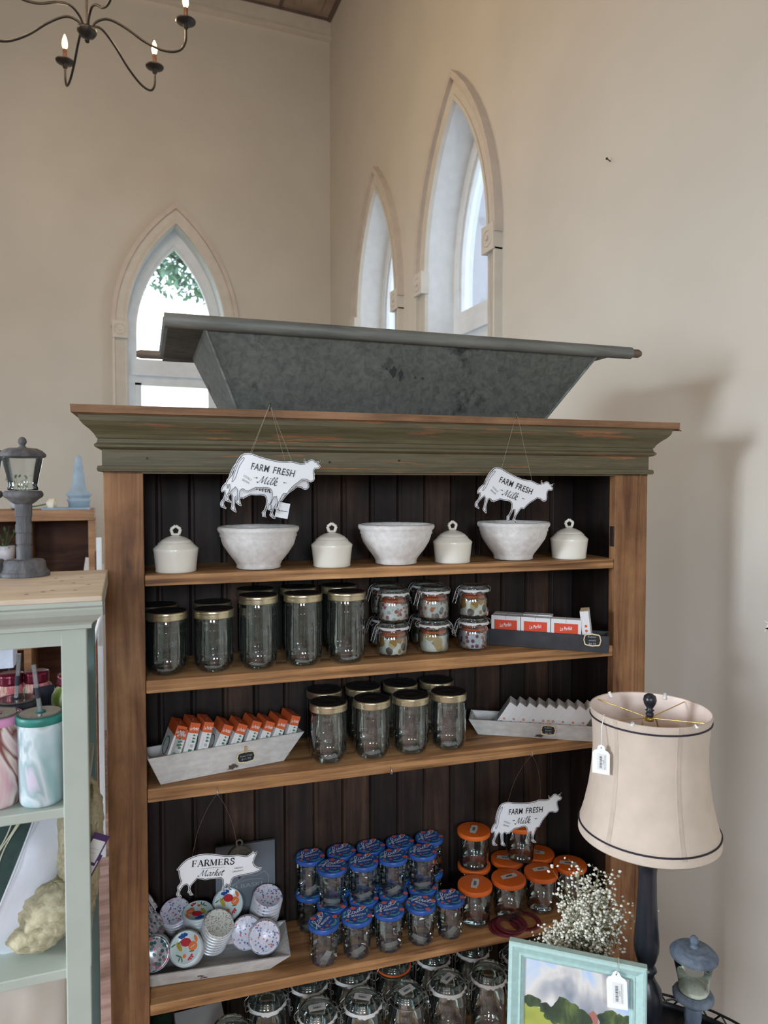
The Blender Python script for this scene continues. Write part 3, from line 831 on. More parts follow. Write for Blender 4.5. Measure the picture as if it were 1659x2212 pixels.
# canister
r_ = empty('lidded_canister', cat='canister')
MB().lathe([(0, .001), (.049, 0), (.0505, .003), (.050, .008), (.0545, .050), (.056, .058), (.055, .060), (.044, .070), (.043, .074), (.0405, .074), (.0405, .07), (.050, .056), (.046, .006), (0, .005)], 40).build('canister_body', M_china, r_)
l = MB().lathe([(.0395, .0735), (.040, .0755), (.034, .081), (.022, .0875), (.008, .0915), (.005, .094), (0, .094)], 36).build('lid', M_china, r_)
pts = [(.0125*math.cos(PI/2+2*PI*i/5), 0, .1035+.0125*math.sin(PI/2+2*PI*i/5)) for i in range(5)]
m = MB()
for i in range(5): m.tube([pts[i], pts[(i+1) % 5]], .0042, 8)
m.tube([(0, 0, .088), (0, 0, .096)], .006, 10)
m.build('ring_handle', M_china, l)
can = Proto(r_); g = 'ivory china canisters on the top shelf'
for (u, v), lb in zip(((.165, .062), (.570, .062), (.922, .062), (1.300, .062)), ('ivory china canister at the left end of the top shelf', 'ivory china canister between the left and middle bowls', 'ivory china canister between the middle and right bowls', 'ivory china canister at the right end of the top shelf')):
    can.put(bw(u, v, S1), (0, 0, BR+R(random.uniform(-12, 12))), lb, g)
r_ = empty('stoneware_bowl', cat='bowl')
pr = [(0, .006), (.054, .001), (.0575, .003), (.057, .010), (.061, .018), (.078, .040), (.092, .062), (.0975, .078), (.0975, .082), (.1010, .086), (.1005, .094), (.1045, .098), (.107, .104), (.105, .110), (.098, .1115), (.093, .106), (.088, .085), (.07, .05), (.04, .025), (0, .02)]
m = MB(); seg = 72; V = []
for k, (rr, z) in enumerate(pr):
    for i in range(seg):
        a = 2*PI*i/seg
        d = mnoise.noise(Vector((math.cos(a)*9, math.sin(a)*9, z*160)))*.0011+mnoise.noise(Vector((math.cos(a)*3, math.sin(a)*3, z*40)))*.0009
        q = rr+(d if rr > .03 else 0)
        V.append((q*math.cos(a), q*math.sin(a), z+(d*.6 if k > 1 else 0)))
F_ = [(k*seg+i, k*seg+(i+1) % seg, (k+1)*seg+(i+1) % seg, (k+1)*seg+i) for k in range(len(pr)-1) for i in range(seg)]
m.add(V, F_, 0, True)
m.build('bowl', M_bowl, r_)
bwl = Proto(r_); g = 'rough white bowls on the top shelf'
for i, ((u, v), lb) in enumerate(zip(((.375, .075), (.755, .070), (1.126, .085)), ('rough white plaster bowl below the pair of cow signs', 'rough white plaster bowl in the middle of the top shelf', 'rough white plaster bowl below the tilted right cow sign'))):
    bwl.put(bw(u, v, S1), (0, 0, BR+i*1.3), lb, g)
# screw top jars
_fait = script_fait()
def cyl(r, z0):  # wraps flat text round a jar, front towards -y
    return lambda x, y: ((r)*math.sin(x/r), -(r)*math.cos(x/r), z0+y)
def screw_jar(name, H, ang):
    r_ = empty(name, cat='jar')
    R0 = .0495
    body = MB().lathe([(0, .004), (.036, .001), (.045, .004), (R0-.001, .014), (R0, .022), (R0, H-.042), (.0485, H-.034), (.0495, H-.030), (.048, H-.026), (.048, H-.012)], 40)
    for z in (.026, H-.05): body.lathe([(R0+.0002, z), (R0+.0008, z+.001), (R0+.0002, z+.002)], 40)
    body.build('glass_body', M_glass, r_)
    e = MB()
    zc = H*.52
    e.flat(fit('Le Parfait', 0, 0, .062, .021, R(8), shear=.35, offset=.006), lambda x, y: cyl(R0+.0006, zc)(x+.006, y))
    e.flat(fit('SUPER', 0, 0, .026, .006), lambda x, y: cyl(R0+.0006, zc-.026)(x+.008, y))
    e.build('embossed_lettering', M_emboss, r_)
    ln = MB().lathe([(.0475, H-.022), (.0512, H-.021), (.0520, H-.018), (.0512, H-.0155), (.0520, H-.013), (.0512, H-.0105), (.0518, H-.008), (.0522, H-.003), (.0510, H-.0005), (.0495, H)], 48).build('lid', M_gold, r_)
    t = MB().lathe([(.0500, H-.0003), (.0495, H+.0006), (.044, H+.0005), (.043, H-.0006), (.034, H-.0006), (.033, H+.0001), (.018, H+.0001), (.017, H-.0006), (.0, H-.0006)], 48)
    t.build('lid_top', M_blk, ln)
    s = MB(); c, q = math.cos(ang), math.sin(ang)
    s.add([(x*c-y*q, x*q+y*c-.008, .0055+(.004 if x*x > .0003 else 0)) for x, y in ((-.022, -.011), (-.01, -.012), (.01, -.012), (.022, -.011), (.022, .010), (.01, .012), (-.01, .012), (-.022, .011))], [(0, 1, 6, 7), (1, 2, 5, 6), (2, 3, 4, 5)])
    s.build('price_sticker', M_sticker, r_)
    return Proto(r_)
jar_s = screw_jar('screw_top_jar', .158, .2)
jar_t = screw_jar('tall_screw_top_jar', .190, -.15)
g = 'short screw-top jars on the second shelf'
rj = random.Random(4)
def yaw(): return (0, 0, BR+R(rj.uniform(-22, 22)))
jar_s.put(bw(.140, .075, S2), yaw(), 'short gold-banded glass jar against the left post, second shelf front row', g)
jar_s.put(bw(.258, .072, S2), yaw(), 'short gold-banded glass jar left of the tall jars, second shelf front row', g)
jar_s.put(bw(.118, .185, S2), yaw(), 'short glass jar in the back row behind the leftmost jar, second shelf', g)
jar_s.put(bw(.262, .190, S2), yaw(), 'short glass jar in the back row behind the second jar, second shelf', g)
g = 'tall screw-top jars on the second shelf'
for i, (u, v) in enumerate(((.372, .068), (.491, .064), (.610, .058))):
    jar_t.put(bw(u, v, S2), yaw(), 'tall gold-banded glass jar, %s of the three in the front row' % ('left', 'middle', 'right')[i], g)
for i, (u, v) in enumerate(((.378, .185), (.500, .186), (.618, .184))):
    jar_t.put(bw(u, v, S2), yaw(), 'tall glass jar in the back row behind the %s front tall jar' % ('left', 'middle', 'right')[i], g)
g = 'screw-top jars on the third shelf'
for i, (u, v) in enumerate(((.560, .066), (.682, .062), (.796, .060), (.911, .060))):
    jar_s.put(bw(u, v, S3), yaw(), '%s gold-banded glass jar of the front row on the third shelf' % ORD[i], g)
for i, (u, v) in enumerate(((.574, .184), (.690, .184), (.806, .184), (.922, .184))):
    jar_s.put(bw(u, v, S3), yaw(), '%s black-lidded glass jar of the back row on the third shelf' % ORD[i], g)
# clip top jars
def clip_jar(name, Rb, H, seal, filling, sticker):
    r_ = empty(name, cat='jar')
    k = Rb/.046; h = H
    Hs = .0945 if Rb < .05 else .135
    z_ = lambda f: H-(1-f)*Hs
    KA, KB = (1.28, 1.42) if Rb < .05 else (1.15, 1.17)
    MB().lathe([(0, .004), (Rb*.80, .001), (Rb*.95, .006), (Rb, .018), (Rb, z_(.52)), (Rb*.93, z_(.66)), (Rb*.84, z_(.74)), (Rb*.83, z_(.78)), (Rb*.92, z_(.80)), (Rb*.92, z_(.83))], 36).build('glass_body', M_glass, r_)
    l = MB().lathe([(Rb*.92, z_(.865)), (Rb*.94, z_(.88)), (Rb*.93, z_(.91)), (Rb*.86, z_(.935)), (Rb*.83, z_(.955)), (Rb*.84, z_(.985)), (Rb*.80, h), (Rb*.74, z_(.995)), (Rb*.70, z_(.975)), (0, z_(.97))], 36).build('glass_lid', M_glass2, r_)
    if seal == 'paper':
        m = MB(); seg = 48; V = []
        rs = random.Random(int(Rb*1e5))
        w = [rs.uniform(-1, 1) for _ in range(seg)]
        for kk in range(3):
            for i in range(seg):
                a = 2*PI*i/seg
                rr = Rb*(.95+.04*kk*.5)+.0009*w[i]*(kk+1)
                z = z_(.87-.035*kk)+(.0020*w[(i*3) % seg]-.0015*math.sin(5*a) if kk == 2 else 0)
                V.append((rr*math.cos(a), rr*math.sin(a), z))
        m.add(V, [(q*seg+i, q*seg+(i+1) % seg, (q+1)*seg+(i+1) % seg, (q+1)*seg+i) for q in range(2) for i in range(seg)], 0, True)
        m.build('paper_frill', M_paper, r_)
    elif seal == 'rubber':
        MB().lathe([(Rb*.90, z_(.835)), (Rb*1.0, z_(.845)), (Rb*1.0, z_(.86)), (Rb*.90, z_(.865))], 36).build('rubber_seal', M_orange, r_)
    m = MB()
    wr_ = .0011*k**.5
    m.tube([(Rb*.97*math.cos(2*PI*i/32), Rb*.97*math.sin(2*PI*i/32), z_(.79)) for i in range(32)], wr_, 6, 0, None, True)
    for sy in (-1, 1):   # closing bail at -x, hinge at +x
        m.tube(smooth2([(-Rb*.97, sy*.008*k, z_(.80)), (-Rb*1.16, sy*.009*k, z_(.83)), (-Rb*KA, sy*.009*k, z_(.66)), (-Rb*KB, sy*.009*k, z_(.46))], 4), wr_, 6)
        m.tube(smooth2([(-Rb*.97, sy*.012*k, z_(.74)), (-Rb*1.14, sy*.012*k, z_(.70)), (-Rb*1.10, sy*.012*k, z_(.86)), (-Rb*.88, sy*.010*k, z_(.955))], 4), wr_, 6)
        m.tube(smooth2([(Rb*.97, sy*.008*k, z_(.78)), (Rb*1.12, sy*.009*k, z_(.77)), (Rb*1.14, sy*.010*k, z_(.88)), (Rb*.90, sy*.012*k, z_(.955))], 4), wr_, 6)
    m.tube([(-Rb*KB, -.009*k, z_(.46)), (-Rb*KB, .009*k, z_(.46))], wr_, 6)
    m.tube([(Rb*1.14, -.010*k, z_(.88)), (Rb*1.14, .010*k, z_(.88))], wr_, 6)
    m.tube([(-Rb*1.22+.004*math.cos(t*PI/4), .011*k, z_(.62)+.006*math.sin(t*PI/4)) for t in range(8)], wr_, 6, 0, None, True)
    m.build('wire_clip', M_wire, r_)
    if filling:
        mt, z0, z1 = filling
        m = MB(); seg = 30; V = []
        rs = random.Random(int(z1*1e4))
        for kk, zz in enumerate((z0, (z0+z1)/2, z1)):
            for i in range(seg):
                a = 2*PI*i/seg
                rr = Rb*(.90-.03*(kk == 2))+.002*math.sin(3*a+kk)+.0012*rs.uniform(-1, 1)
                V.append((rr*math.cos(a), rr*math.sin(a), zz+.003*math.sin(2*a+1)*(kk == 2)))
        m.add(V, [(q*seg+i, q*seg+(i+1) % seg, (q+1)*seg+(i+1) % seg, (q+1)*seg+i) for q in range(2) for i in range(seg)], 0, True)
        m.build('recipe_leaflet', mt, r_)
        MB().lathe([(Rb*.60, z1+.001), (Rb*.80, z1+.002), (Rb*.82, z1+.006), (Rb*.80, z1+.009), (Rb*.60, z1+.008)], 28).build('spare_seal', M_orange, r_)
    if sticker is not None:
        m = MB(); c, q = math.cos(sticker), math.sin(sticker); zt = z_(.97)+.0016
        P = lambda x, y: (x*c-y*q, x*q+y*c, zt)
        m.add([P(x, y) for x, y in ((-.024, -.010), (-.020, -.013), (.019, -.013), (.024, -.008), (.024, .012), (-.022, .013))], [(0, 1, 2, 3, 4, 5)])
        rs = random.Random(2); x = -.012
        while x < .012:
            w = rs.choice((.0006, .0012, .0018)); m.add([(P(xx, yy)[0], P(xx, yy)[1], zt+.0004) for xx, yy in ((x, -.003), (x+w, -.003), (x+w, .005), (x, .005))], [(0, 1, 2, 3)], 1); x += w+.0012
        m.add([(P(xx, yy)[0], P(xx, yy)[1], zt+.0004) for xx, yy in ((-.018, -.0075), (.016, -.0075), (.016, -.0068), (-.018, -.0068))], [(0, 1, 2, 3)], 1)
        m.build('price_sticker', [M_paper, M_black], r_)
    return Proto(r_)
F1 = spots('leaflet_leaves', (226, 224, 220), [(180, 120, 90), (150, 175, 165), (170, 80, 90), (226, 224, 220)], 90, .45, .6)
F2 = spots('leaflet_ochre', (228, 226, 216), [(176, 130, 50), (228, 226, 216), (60, 60, 62), (200, 190, 150)], 48, .55, .6)
F3 = spots('leaflet_green', (226, 224, 216), [(66, 82, 50), (226, 224, 216), (196, 170, 120)], 42, .6, .6)
F4 = spots('leaflet_plum', (205, 206, 212), [(110, 62, 80), (205, 206, 212), (205, 206, 212), (200, 110, 70)], 95, .5, .6)
F5 = spots('leaflet_coral', (210, 208, 202), [(196, 120, 80), (210, 208, 202), (120, 110, 105)], 70, .5, .6)
g = 'small clip-top jars on the second shelf'
HJ = .0945
A_, B_, C_, D_, E_ = [clip_jar('clip_top_jar', .045, HJ, 'paper', (mt, .008, .055), None) for mt in (F1, F2, F3, F4, F5)]
rows = [(A_, .752, .085, 1, R(205), 'upper jar with leaf-print leaflet in the left front stack of small clip jars'), (B_, .750, .083, 0, R(8), 'lower jar with ochre leaflet in the left front stack of small clip jars'),
        (E_, .874, .085, 1, R(15), 'upper jar with coral leaflet in the middle front stack of small clip jars'), (C_, .874, .084, 0, R(172), 'lower jar with dark green leaflet in the middle front stack of small clip jars'),
        (B_, .998, .085, 1, R(5), 'upper jar with ochre leaflet in the right stack of small clip jars'), (D_, .998, .085, 0, R(3), 'lower jar with plum-print leaflet in the right stack of small clip jars'),
        (A_, .765, .193, 1, R(10), 'upper jar of the left stack in the back row of small clip jars'), (D_, .765, .193, 0, R(0), 'lower jar of the left stack in the back row of small clip jars'),
        (E_, .892, .193, 1, R(0), 'upper jar of the middle stack in the back row of small clip jars'), (C_, .892, .193, 0, R(10), 'lower jar of the middle stack in the back row of small clip jars')]
for p, u, v, up, a, lb in rows:
    p.put(bw(u, v, S2+(HJ+.0006 if up else 0)), (0, 0, BR+a), lb, g)
# big clip jars on the bottom shelf
g = 'large clip-top jars on the bottom shelf'
HB = .205
big = [clip_jar('large_clip_top_jar', .054, HB, 'paper', None, s_) for s_ in (R(-5), R(30), R(65), R(-25))]
bigo = clip_jar('large_clip_top_jar', .054, HB, 'rubber', None, R(8))
plainj = clip_jar('large_clip_top_jar', .054, HB, 'paper', None, None)
bj = [(plainj, .290, .060, 'front row, leftmost, no sticker on the lid'), (big[0], .525, .060, 'front row, second from left, sticker straight across the lid'), (big[3], .655, .062, 'front row, third from left, sticker and loose paper frill'),
      (clip_jar('large_clip_top_jar', .052, HB-.006, 'none', None, R(28)), .785, .060, 'front row, fourth from left, tilted sticker and no frill'), (big[1], .912, .062, 'front row, fifth from left, frilled with a sticker'), (plainj, 1.042, .062, 'front row, right end, torn frill and no sticker'),
      (plainj, .400, .150, 'back row, leftmost, mostly under the shelf above'), (big[2], .527, .186, 'back row, second from left, upright sticker'), (big[3], .655, .187, 'back row, third from left, slanted sticker'),
      (bigo, .785, .186, 'back row with the orange rubber seal'), (big[1], .915, .188, 'back row, just right of the orange-sealed jar'), (big[2], 1.045, .186, 'back row, second right of the orange-sealed jar'),
      (plainj, 1.175, .120, 'rightmost, partly behind the picture frame')]
for i, (p, u, v, lb) in enumerate(bj):
    p.put(bw(u, v, S5), (0, 0, BR+R([6, 184, 178, 175, 183, 4, 182, 176, 180, 5, 3, 0, 175][i])), 'large clip-top jar, bottom shelf, '+lb, g)
# green and white boxes at the left of the bottom shelf
M_green = plain('dark_green_card', (40, 66, 48), .6)
o = MB().box(0, .13, 0, .085, 0, .150, 0).box(.002, .128, .002, .083, .150, .1505, 1)
o = o.build('carton', [M_paper, M_paper], None, .001); o.location = bw(.155, .140, S5); o.rotation_euler = (0, 0, BR+R(4)); tag(o, 'white carton standing at the back left of the bottom shelf', 'box')
o = MB().box(0, .1, 0, .10, 0, .15, 0).box(.0, .1, .098, .102, .004, .148, 1).build('green_carton', [M_green, M_paper], None, .001); o.location = bw(.042, .130, S5); tag(o, 'dark green carton behind the left post on the bottom shelf', 'box'); o.rotation_euler = (0, 0, BR)

# fait maison jars
M_navy = plain('blue_printed_lid', (44, 86, 162), .3, 0, .12, 30)
M_coral = plain('coral_print', (222, 104, 92), .35, 0, .02)
M_teal = plain('teal_print', (88, 170, 170), .35, 0, .05)
M_wht = plain('white_print', (232, 232, 232), .4, 0, 0)
def lid_print(m, Rl, zt, navy=0, wh=1, co=2, te=3):
    F = lambda z: (lambda x, y: (x*Rl, y*Rl, z))
    for x, y, a in ((-.02, .78, 0), (.78, -.42, 0), (-.78, -.35, 0), (.62, .66, 0), (-.30, -.44, .3)):
        s_ = .17 if a == 0 and (x > 0 or y > .7) else .11
        m.flat(disc2(x, y, s_*1.15, s_, 12), F(zt+.0003), co)
        m.flat(([(x-.05, y+s_*.8), (x, y+s_*1.5), (x+.05, y+s_*.8)], [[0, 1, 2]]), F(zt+.0004), te)
    for x, y, a in ((-.70, .48, .9), (-.62, -.62, -.7), (.15, -.80, .3), (.80, .25, 1.2), (-.05, -.72, -.4), (-.85, .10, 1.4), (.42, -.70, .8)):
        m.flat(disc2(x, y, .20, .075, 10, a), F(zt+.00025), te)
    m.flat(_fait, F(zt+.0006), wh)
    m.flat(fit('MAISON', .10, -.06, .98, .20, R(-2), offset=.012), F(zt+.0006), wh)
    m.flat(fit('Le Parfait', .12, -.42, .40, .09, R(6), shear=.3), F(zt+.0006), wh)
def fait_jar(ang):
    r_ = empty('jam_jar', cat='jar')
    H = .106
    MB().lathe([(0, .003), (.033, .001), (.0355, .003), (.0375, .010), (.0395, H-.018), (.0385, H-.013), (.0385, H-.008)], 14, 0, None, False).build('glass_body', M_glass, r_)
    m = MB().lathe([(.0405, H-.0130), (.0425, H-.0125), (.0430, H-.010), (.0428, H-.004), (.0418, H-.0008), (.0405, H), (.036, H-.0005), (0, H-.0005)], 44)
    lid_print(m, .0408, H-.0002)
    m.build('printed_lid', [M_navy, M_wht, M_coral, M_teal], r_)
    s = MB(); c, q = math.cos(ang), math.sin(ang)
    s.add([(x*c-y*q, x*q+y*c-.006, .0055+(.004 if x*x > .0003 else 0)) for x, y in ((-.024, -.008), (-.01, -.0095), (.01, -.0095), (.024, -.008), (.024, .0085), (.01, .010), (-.01, .010), (-.024, .009))], [(0, 1, 6, 7), (1, 2, 5, 6), (2, 3, 4, 5)])
    s.build('price_sticker', M_sticker, r_)
    return Proto(r_)
FJ = [fait_jar(a) for a in (.05, .35, -.1)]
g = 'blue-lidded jam jars on the fourth shelf'
HF = .1066
def nm(i, n): return ['leftmost', 'second', 'third', 'fourth', 'fifth'][i] + ('' if i == 0 else ' from left')
for i, (u, v, a) in enumerate(((.540, .044, 48), (.634, .046, 3), (.727, .046, 6), (.822, .047, -48), (.912, .050, 8))):
    FJ[i % 3].put(bw(u, v, S4), (0, 0, BR+R(a)), 'blue-lidded jam jar, %s of the single-height front row' % nm(i, 5), g)
for i, (u, v, a) in enumerate(((.582, .120, -18), (.674, .121, 3), (.764, .122, -1), (.856, .124, -3))):
    for up in (0, 1):
        FJ[(i+1+up) % 3].put(bw(u, v+.003*up, S4+up*HF), (0, 0, BR+R(a+up*2)), 'blue-lidded jam jar, %s jar of the %s middle-row stack' % (('bottom', 'top')[up], nm(i, 4)), g)
for i, (u, v, a) in enumerate(((.533, .197, 6), (.627, .198, 10), (.718, .198, 14), (.810, .199, 12), (.905, .199, 12))):
    for up in (0, 1):
        FJ[(i+up) % 3].put(bw(u, v, S4+up*HF), (0, 0, BR+R(a+up*2)), 'blue-lidded jam jar, %s jar of the %s back-row stack' % (('bottom', 'top')[up], nm(i, 5)), g)
# orange-lidded jars
M_olid = plain('orange_plastic_lid', (230, 108, 34), .42, 0, .03)
def orange_jar(ang, ofs):
    r_ = empty('orange_lidded_jar', cat='jar')
    H = .112
    MB().lathe([(0, .004), (.040, .001), (.0445, .006), (.0455, .014), (.0455, H-.022), (.044, H-.016), (.044, H-.01)], 36).build('glass_body', M_glass, r_)
    m = MB().lathe([(.046, H-.014), (.0505, H-.0138), (.0512, H-.012), (.0512, H-.003), (.0500, H-.0004), (.048, H), (0, H)], 44).build('lid', M_olid, r_)
    s = MB(); c, q = math.cos(ang), math.sin(ang)
    P = lambda x, y, z=0: (x*c-y*q+ofs[0], x*q+y*c+ofs[1], H+.0006+z)
    s.add([P(x, y) for x, y in ((-.027, -.008), (-.012, -.009), (-.010, -.011), (.020, -.011), (.027, -.006), (.024, .009), (.008, .009), (.004, .011), (-.024, .010))], [tuple(range(9))])
    x = -.010; rs = random.Random(3)
    while x < .012:
        w = rs.choice((.0006, .0012, .0016)); s.add([P(xx, yy, .0004) for xx, yy in ((x, -.004), (x+w, -.004), (x+w, .004), (x, .004))], [(0, 1, 2, 3)], 1); x += w+.001
    s.build('price_sticker', [M_paper, M_black], m)
    return Proto(r_)
OJ = [orange_jar(a, o_) for a, o_ in ((R(60), (0, .0)), (R(8), (.003, .004)), (R(0), (.004, .01)), (R(-28), (-.006, .002)))]
g = 'orange-lidded jars on the fourth shelf'
for k, u, v, up, lb in ((0, 1.006, .082, 0, 'front row, leftmost, beside the blue-lidded jars'), (1, 1.117, .084, 0, 'front row, second from left'), (2, 1.228, .086, 0, 'front row, third from left'), (3, 1.338, .100, 0, 'front row, rightmost, behind the white flowers'),
                        (0, 1.050, .186, 0, 'back row bottom jar under the left stacked jar'), (3, 1.164, .186, 0, 'back row, second from left'), (3, 1.276, .188, 0, 'back row, rightmost'),
                        (0, 1.045, .178, 1, 'stacked on top at the left'), (2, 1.205, .175, 1, 'stacked on top behind the lower cow sign')):
    OJ[k].put(bw(u, v, S4+(.1128 if up else 0)), (0, 0, BR), 'glass jar with orange lid, '+lb, g)
# maroon rubber rings
M_maroon = plain('maroon_rubber', (104, 30, 44), .4)
rr_ = empty('rubber_ring', cat='rubber ring')
MB().lathe([(.034, .0), (.047, .0), (.047, .0028), (.034, .0028), (.034, .0)], 40).build('ring', M_maroon, rr_)
pr_ = Proto(rr_)
for i, (u, v, z, tx) in enumerate(((1.075, .052-.0, .0005, 0), (1.083, .048, .0036, 0), (1.096, .052, .0066, 0), (1.145, .060, .0005, 0))):
    pr_.put(bw(u-.0, v-.028+.0, S4+z), (R(tx), 0, BR), ('bottom maroon rubber ring of the loose pile in front of the orange-lidded jars', 'middle maroon rubber ring of the loose pile below the orange-lidded jars', 'top maroon rubber ring of the loose pile below the orange-lidded jars', 'single maroon rubber ring lying right of the loose pile')[i], 'maroon rubber rings on the fourth shelf')
# ------------------------------------------------------------------ trays and what stands in them
M_tray = chipped('chipped_white_paint', (186, 184, 180), (214, 212, 208), (66, 52, 46), (104, 88, 78), (9, 30, 22), .66)
M_trayb = plain('black_stained_wood', (46, 46, 50), .6, 0, .2, 20)
M_chalk = plain('chalkboard', (28, 32, 36), .7)
M_cream = plain('cream_frame_edge', (226, 208, 164), .6)
M_chk = plain('chalk_writing', (170, 172, 176), .8)
M_peg = plain('wooden_peg', (196, 164, 122), .7)
def tray(name, loc, rz, L, D, h, fl, mat, label, th=.006, ff=0.0, el=None):
    # fl: flare of the ends at the top; ff: flare of front and back boards
    r_ = empty(name, loc, (0, 0, rz), label, 'tray')
    f0, f1 = fl
    MB().box(.004, L-.004, .004, D-.004, 0, .006).build('base_board', mat, r_)
    for nm_, y, s in (('front_board', 0, -1), ('back_board', D, 1)):
        m = MB(); yo = y+s*ff
        v = [(0, y, 0), (L, y, 0), (L+f1, yo, h), (-f0, yo, h)]; v += [(x, yy-s*th, z) for x, yy, z in v]
        m.add(v, [(0, 1, 2, 3), (7, 6, 5, 4), (0, 4, 5, 1), (1, 5, 6, 2), (2, 6, 7, 3), (3, 7, 4, 0)])
        m.build(nm_, mat, r_, .0008)
    for x, f, s in ((0, f0, -1), (L, f1, 1)):
        m = MB(); xo = x+s*f
        v = [(x, th, 0), (x, D-th, 0), (xo, D-th+ff, h*.97), (xo, th-ff, h*.97)]; v += [(a-s*th, b_, z) for a, b_, z in v]
        m.add(v, [(0, 1, 2, 3), (7, 6, 5, 4), (0, 4, 5, 1), (1, 5, 6, 2), (2, 6, 7, 3), (3, 7, 4, 0)])
        m.build('end_board', mat, r_, .0008)
    return r_
def local(root, x, y, z):
    c, s = math.cos(root.rotation_euler.z), math.sin(root.rotation_euler.z)
    l = root.location
    return (l.x+x*c-y*s, l.y+x*s+y*c, l.z+z)
def chalk_sign(tr_, x, y, z, lines, label, peg=True, w=.050, h=.030):
    m = MB()
    n = 48; P = []; P2 = []
    for i in range(n):
        a = 2*PI*i/n
        ca, sa = math.cos(a), math.sin(a)
        q = (abs(ca)**3.2+abs(sa)**3.2)**(-1/3.2)
        k = 1+.035*math.cos(8*a)
        P.append((w/2*q*ca*k, h/2*q*sa*k)); P2.append((w/2*.88*q*ca*k, h/2*.82*q*sa*k))
    m.prism(P, 'y', 0, .002, 1)
    m.add([(a, -.0004, b_) for a, b_ in P2], [list(range(n))], 0)
    F = lambda a, b_: (a, -.0009, b_)
    k = len(lines)
    for i, t in enumerate(lines):
        m.flat(fit(t, 0, h*.26*(k-1)/2*1.0-h*.26*i*1.05, min(w*.66, w*.085*len(t)), h*.15, R(2), shear=.1), F, 2)
    o = m.build('chalkboard_label', [M_chalk, M_cream, M_chk])
    o.location = local(tr_, x, y, z); o.rotation_euler = (0, 0, tr_.rotation_euler.z)
    if peg: MB().box(-.003, .003, -.002, .007, h*.38, h*.38+.016).build('wooden_peg', M_peg, o, .0006)
    return tag(o, label, 'label')
tl = tray('wooden_tray', bw(.122, .020, S3), BR+R(11.4), .325, .088, .070, (.030, .060), M_tray, 'chipped white wooden tray of orange and white boxes, left end of the third shelf')
trr = tray('wooden_tray', bw(1.030, .118, S3), BR+R(-28), .335, .082, .046, (.028, .02), M_tray, 'chipped white wooden tray of white boxes, right end of the third shelf', ff=.008)
tb = tray('wooden_tray', bw(1.062, .118, S2), BR+R(-36), .345, .080, .048, (.0, .0), M_trayb, 'black wooden tray of red and white boxes at the right of the second shelf')
tf = tray('wooden_tray', bw(.045, .072, S4), BR+R(-4), .350, .125, .040, (.0, .055), M_tray, 'low white wooden tray full of jar lids at the left of the fourth shelf', ff=.018)
chalk_sign(tl, .218, -.0045, .032, ['Seal Cap', '$11.95'], 'small chalkboard label reading Seal Cap pegged to the left white tray')
chalk_sign(trr, .205, -.0125, .030, ['Rubber', 'Seals', '$6.95'], 'small chalkboard label reading Rubber Seals pegged to the right white tray', w=.042)
chalk_sign(tb, .300, -.0045, .036, ['Rubber', 'seals', '$6.95'], 'cream-edged chalkboard label reading Rubber seals on the black tray', False, w=.048, h=.036)
# boxes of the left tray: orange cap, white body with green squares
M_card = plain('white_card', (222, 222, 222), .5, 0, .01)
M_ocard = plain('orange_card', (206, 92, 42), .45, 0, .02)
M_gcard = plain('green_print', (52, 120, 84), .5, 0, .02)
M_gray = plain('grey_print', (176, 178, 178), .5, 0, .02)
def seal_box():
    w, d, h = .0255, .075, .108
    m = MB().box(0, w, 0, d, 0, h)
    F = lambda x, z: (x, -.0003, z)
    F2 = lambda x, z: (x, -.0006, z)
    q = lambda x0, x1, z0, z1: ([(x0, z0), (x1, z0), (x1, z1), (x0, z1)], [[0, 1, 2, 3]])
    m.flat(q(0, w, h-.026, h), F, 1)
    m.add([(0, 0, h+.0003), (w, 0, h+.0003), (w, d, h+.0003), (0, d, h+.0003)], [(0, 1, 2, 3)], 1)
    m.add([(-.0003, 0, h-.026), (-.0003, d, h-.026), (-.0003, d, h), (-.0003, 0, h)], [(0, 1, 2, 3)], 1)
    c = [(-.0006, d*.5+.022*math.cos(t*PI/10), h*.42+.022*math.sin(t*PI/10)) for t in range(20)]
    m.tube(c, .0012, 4, 3, None, True)
    m.flat(fit('Le Parfait', w/2, h-.014, w*.86, .0085, R(4), shear=.35, offset=.012), F2, 2)
    m.flat(fit('Le Parfait', 0, 0, .020, .006, R(50), shear=.3), lambda a, b_: (w*.5+a*.6, .03+b_*2.0, h+.0007), 2)
    for i in range(3):
        s_ = .0065-.0008*i
        m.flat(q(w*.56, w*.56+s_, h-.050+i*.0085, h-.050+i*.0085+s_*.85), F, 3); m.flat(q(w*.80, w*.80+s_*.5, h-.050+i*.0085, h-.050+i*.0085+s_*.7), F, 4)
    m.flat(q(w*.50, w*.50+.008, h-.062, h-.054), F, 4)
    m.flat(q(w*.44, w*.44+.009, h-.074, h-.067), F, 3); m.flat(q(w*.36, w*.36+.010, h-.085, h-.078), F, 4)
    m.flat(q(0, w, 0, .010), F, 3)
    m.flat(fit('Capsules', 0, 0, .026, .003, R(90)), lambda x, z: (w*.28+x, -.0003, h-.052+z), 4)
    o = m.build('seal_cap_box', [M_card, M_ocard, M_wht, M_gcard, M_gray], None, .0005, None, 1)
    return tag(o, cat='box')
sb0 = Proto(seal_box())
def lean(root, x, y, z, a, dz=0):
    M = Matrix.Rotation(root.rotation_euler.z+R(dz), 3, 'Z') @ Matrix.Rotation(a, 3, 'Y')
    return local(root, x, y, z), M.to_euler()
tops = [(.138, 1.096, 21), (.168, 1.088, 19), (.199, 1.098, 16), (.233, 1.094, 15), (.284, 1.080, 26), (.322, 1.076, 25), (.360, 1.077, 23), (.397, 1.070, 25), (.432, 1.062, 24), (.468, 1.074, 19)]
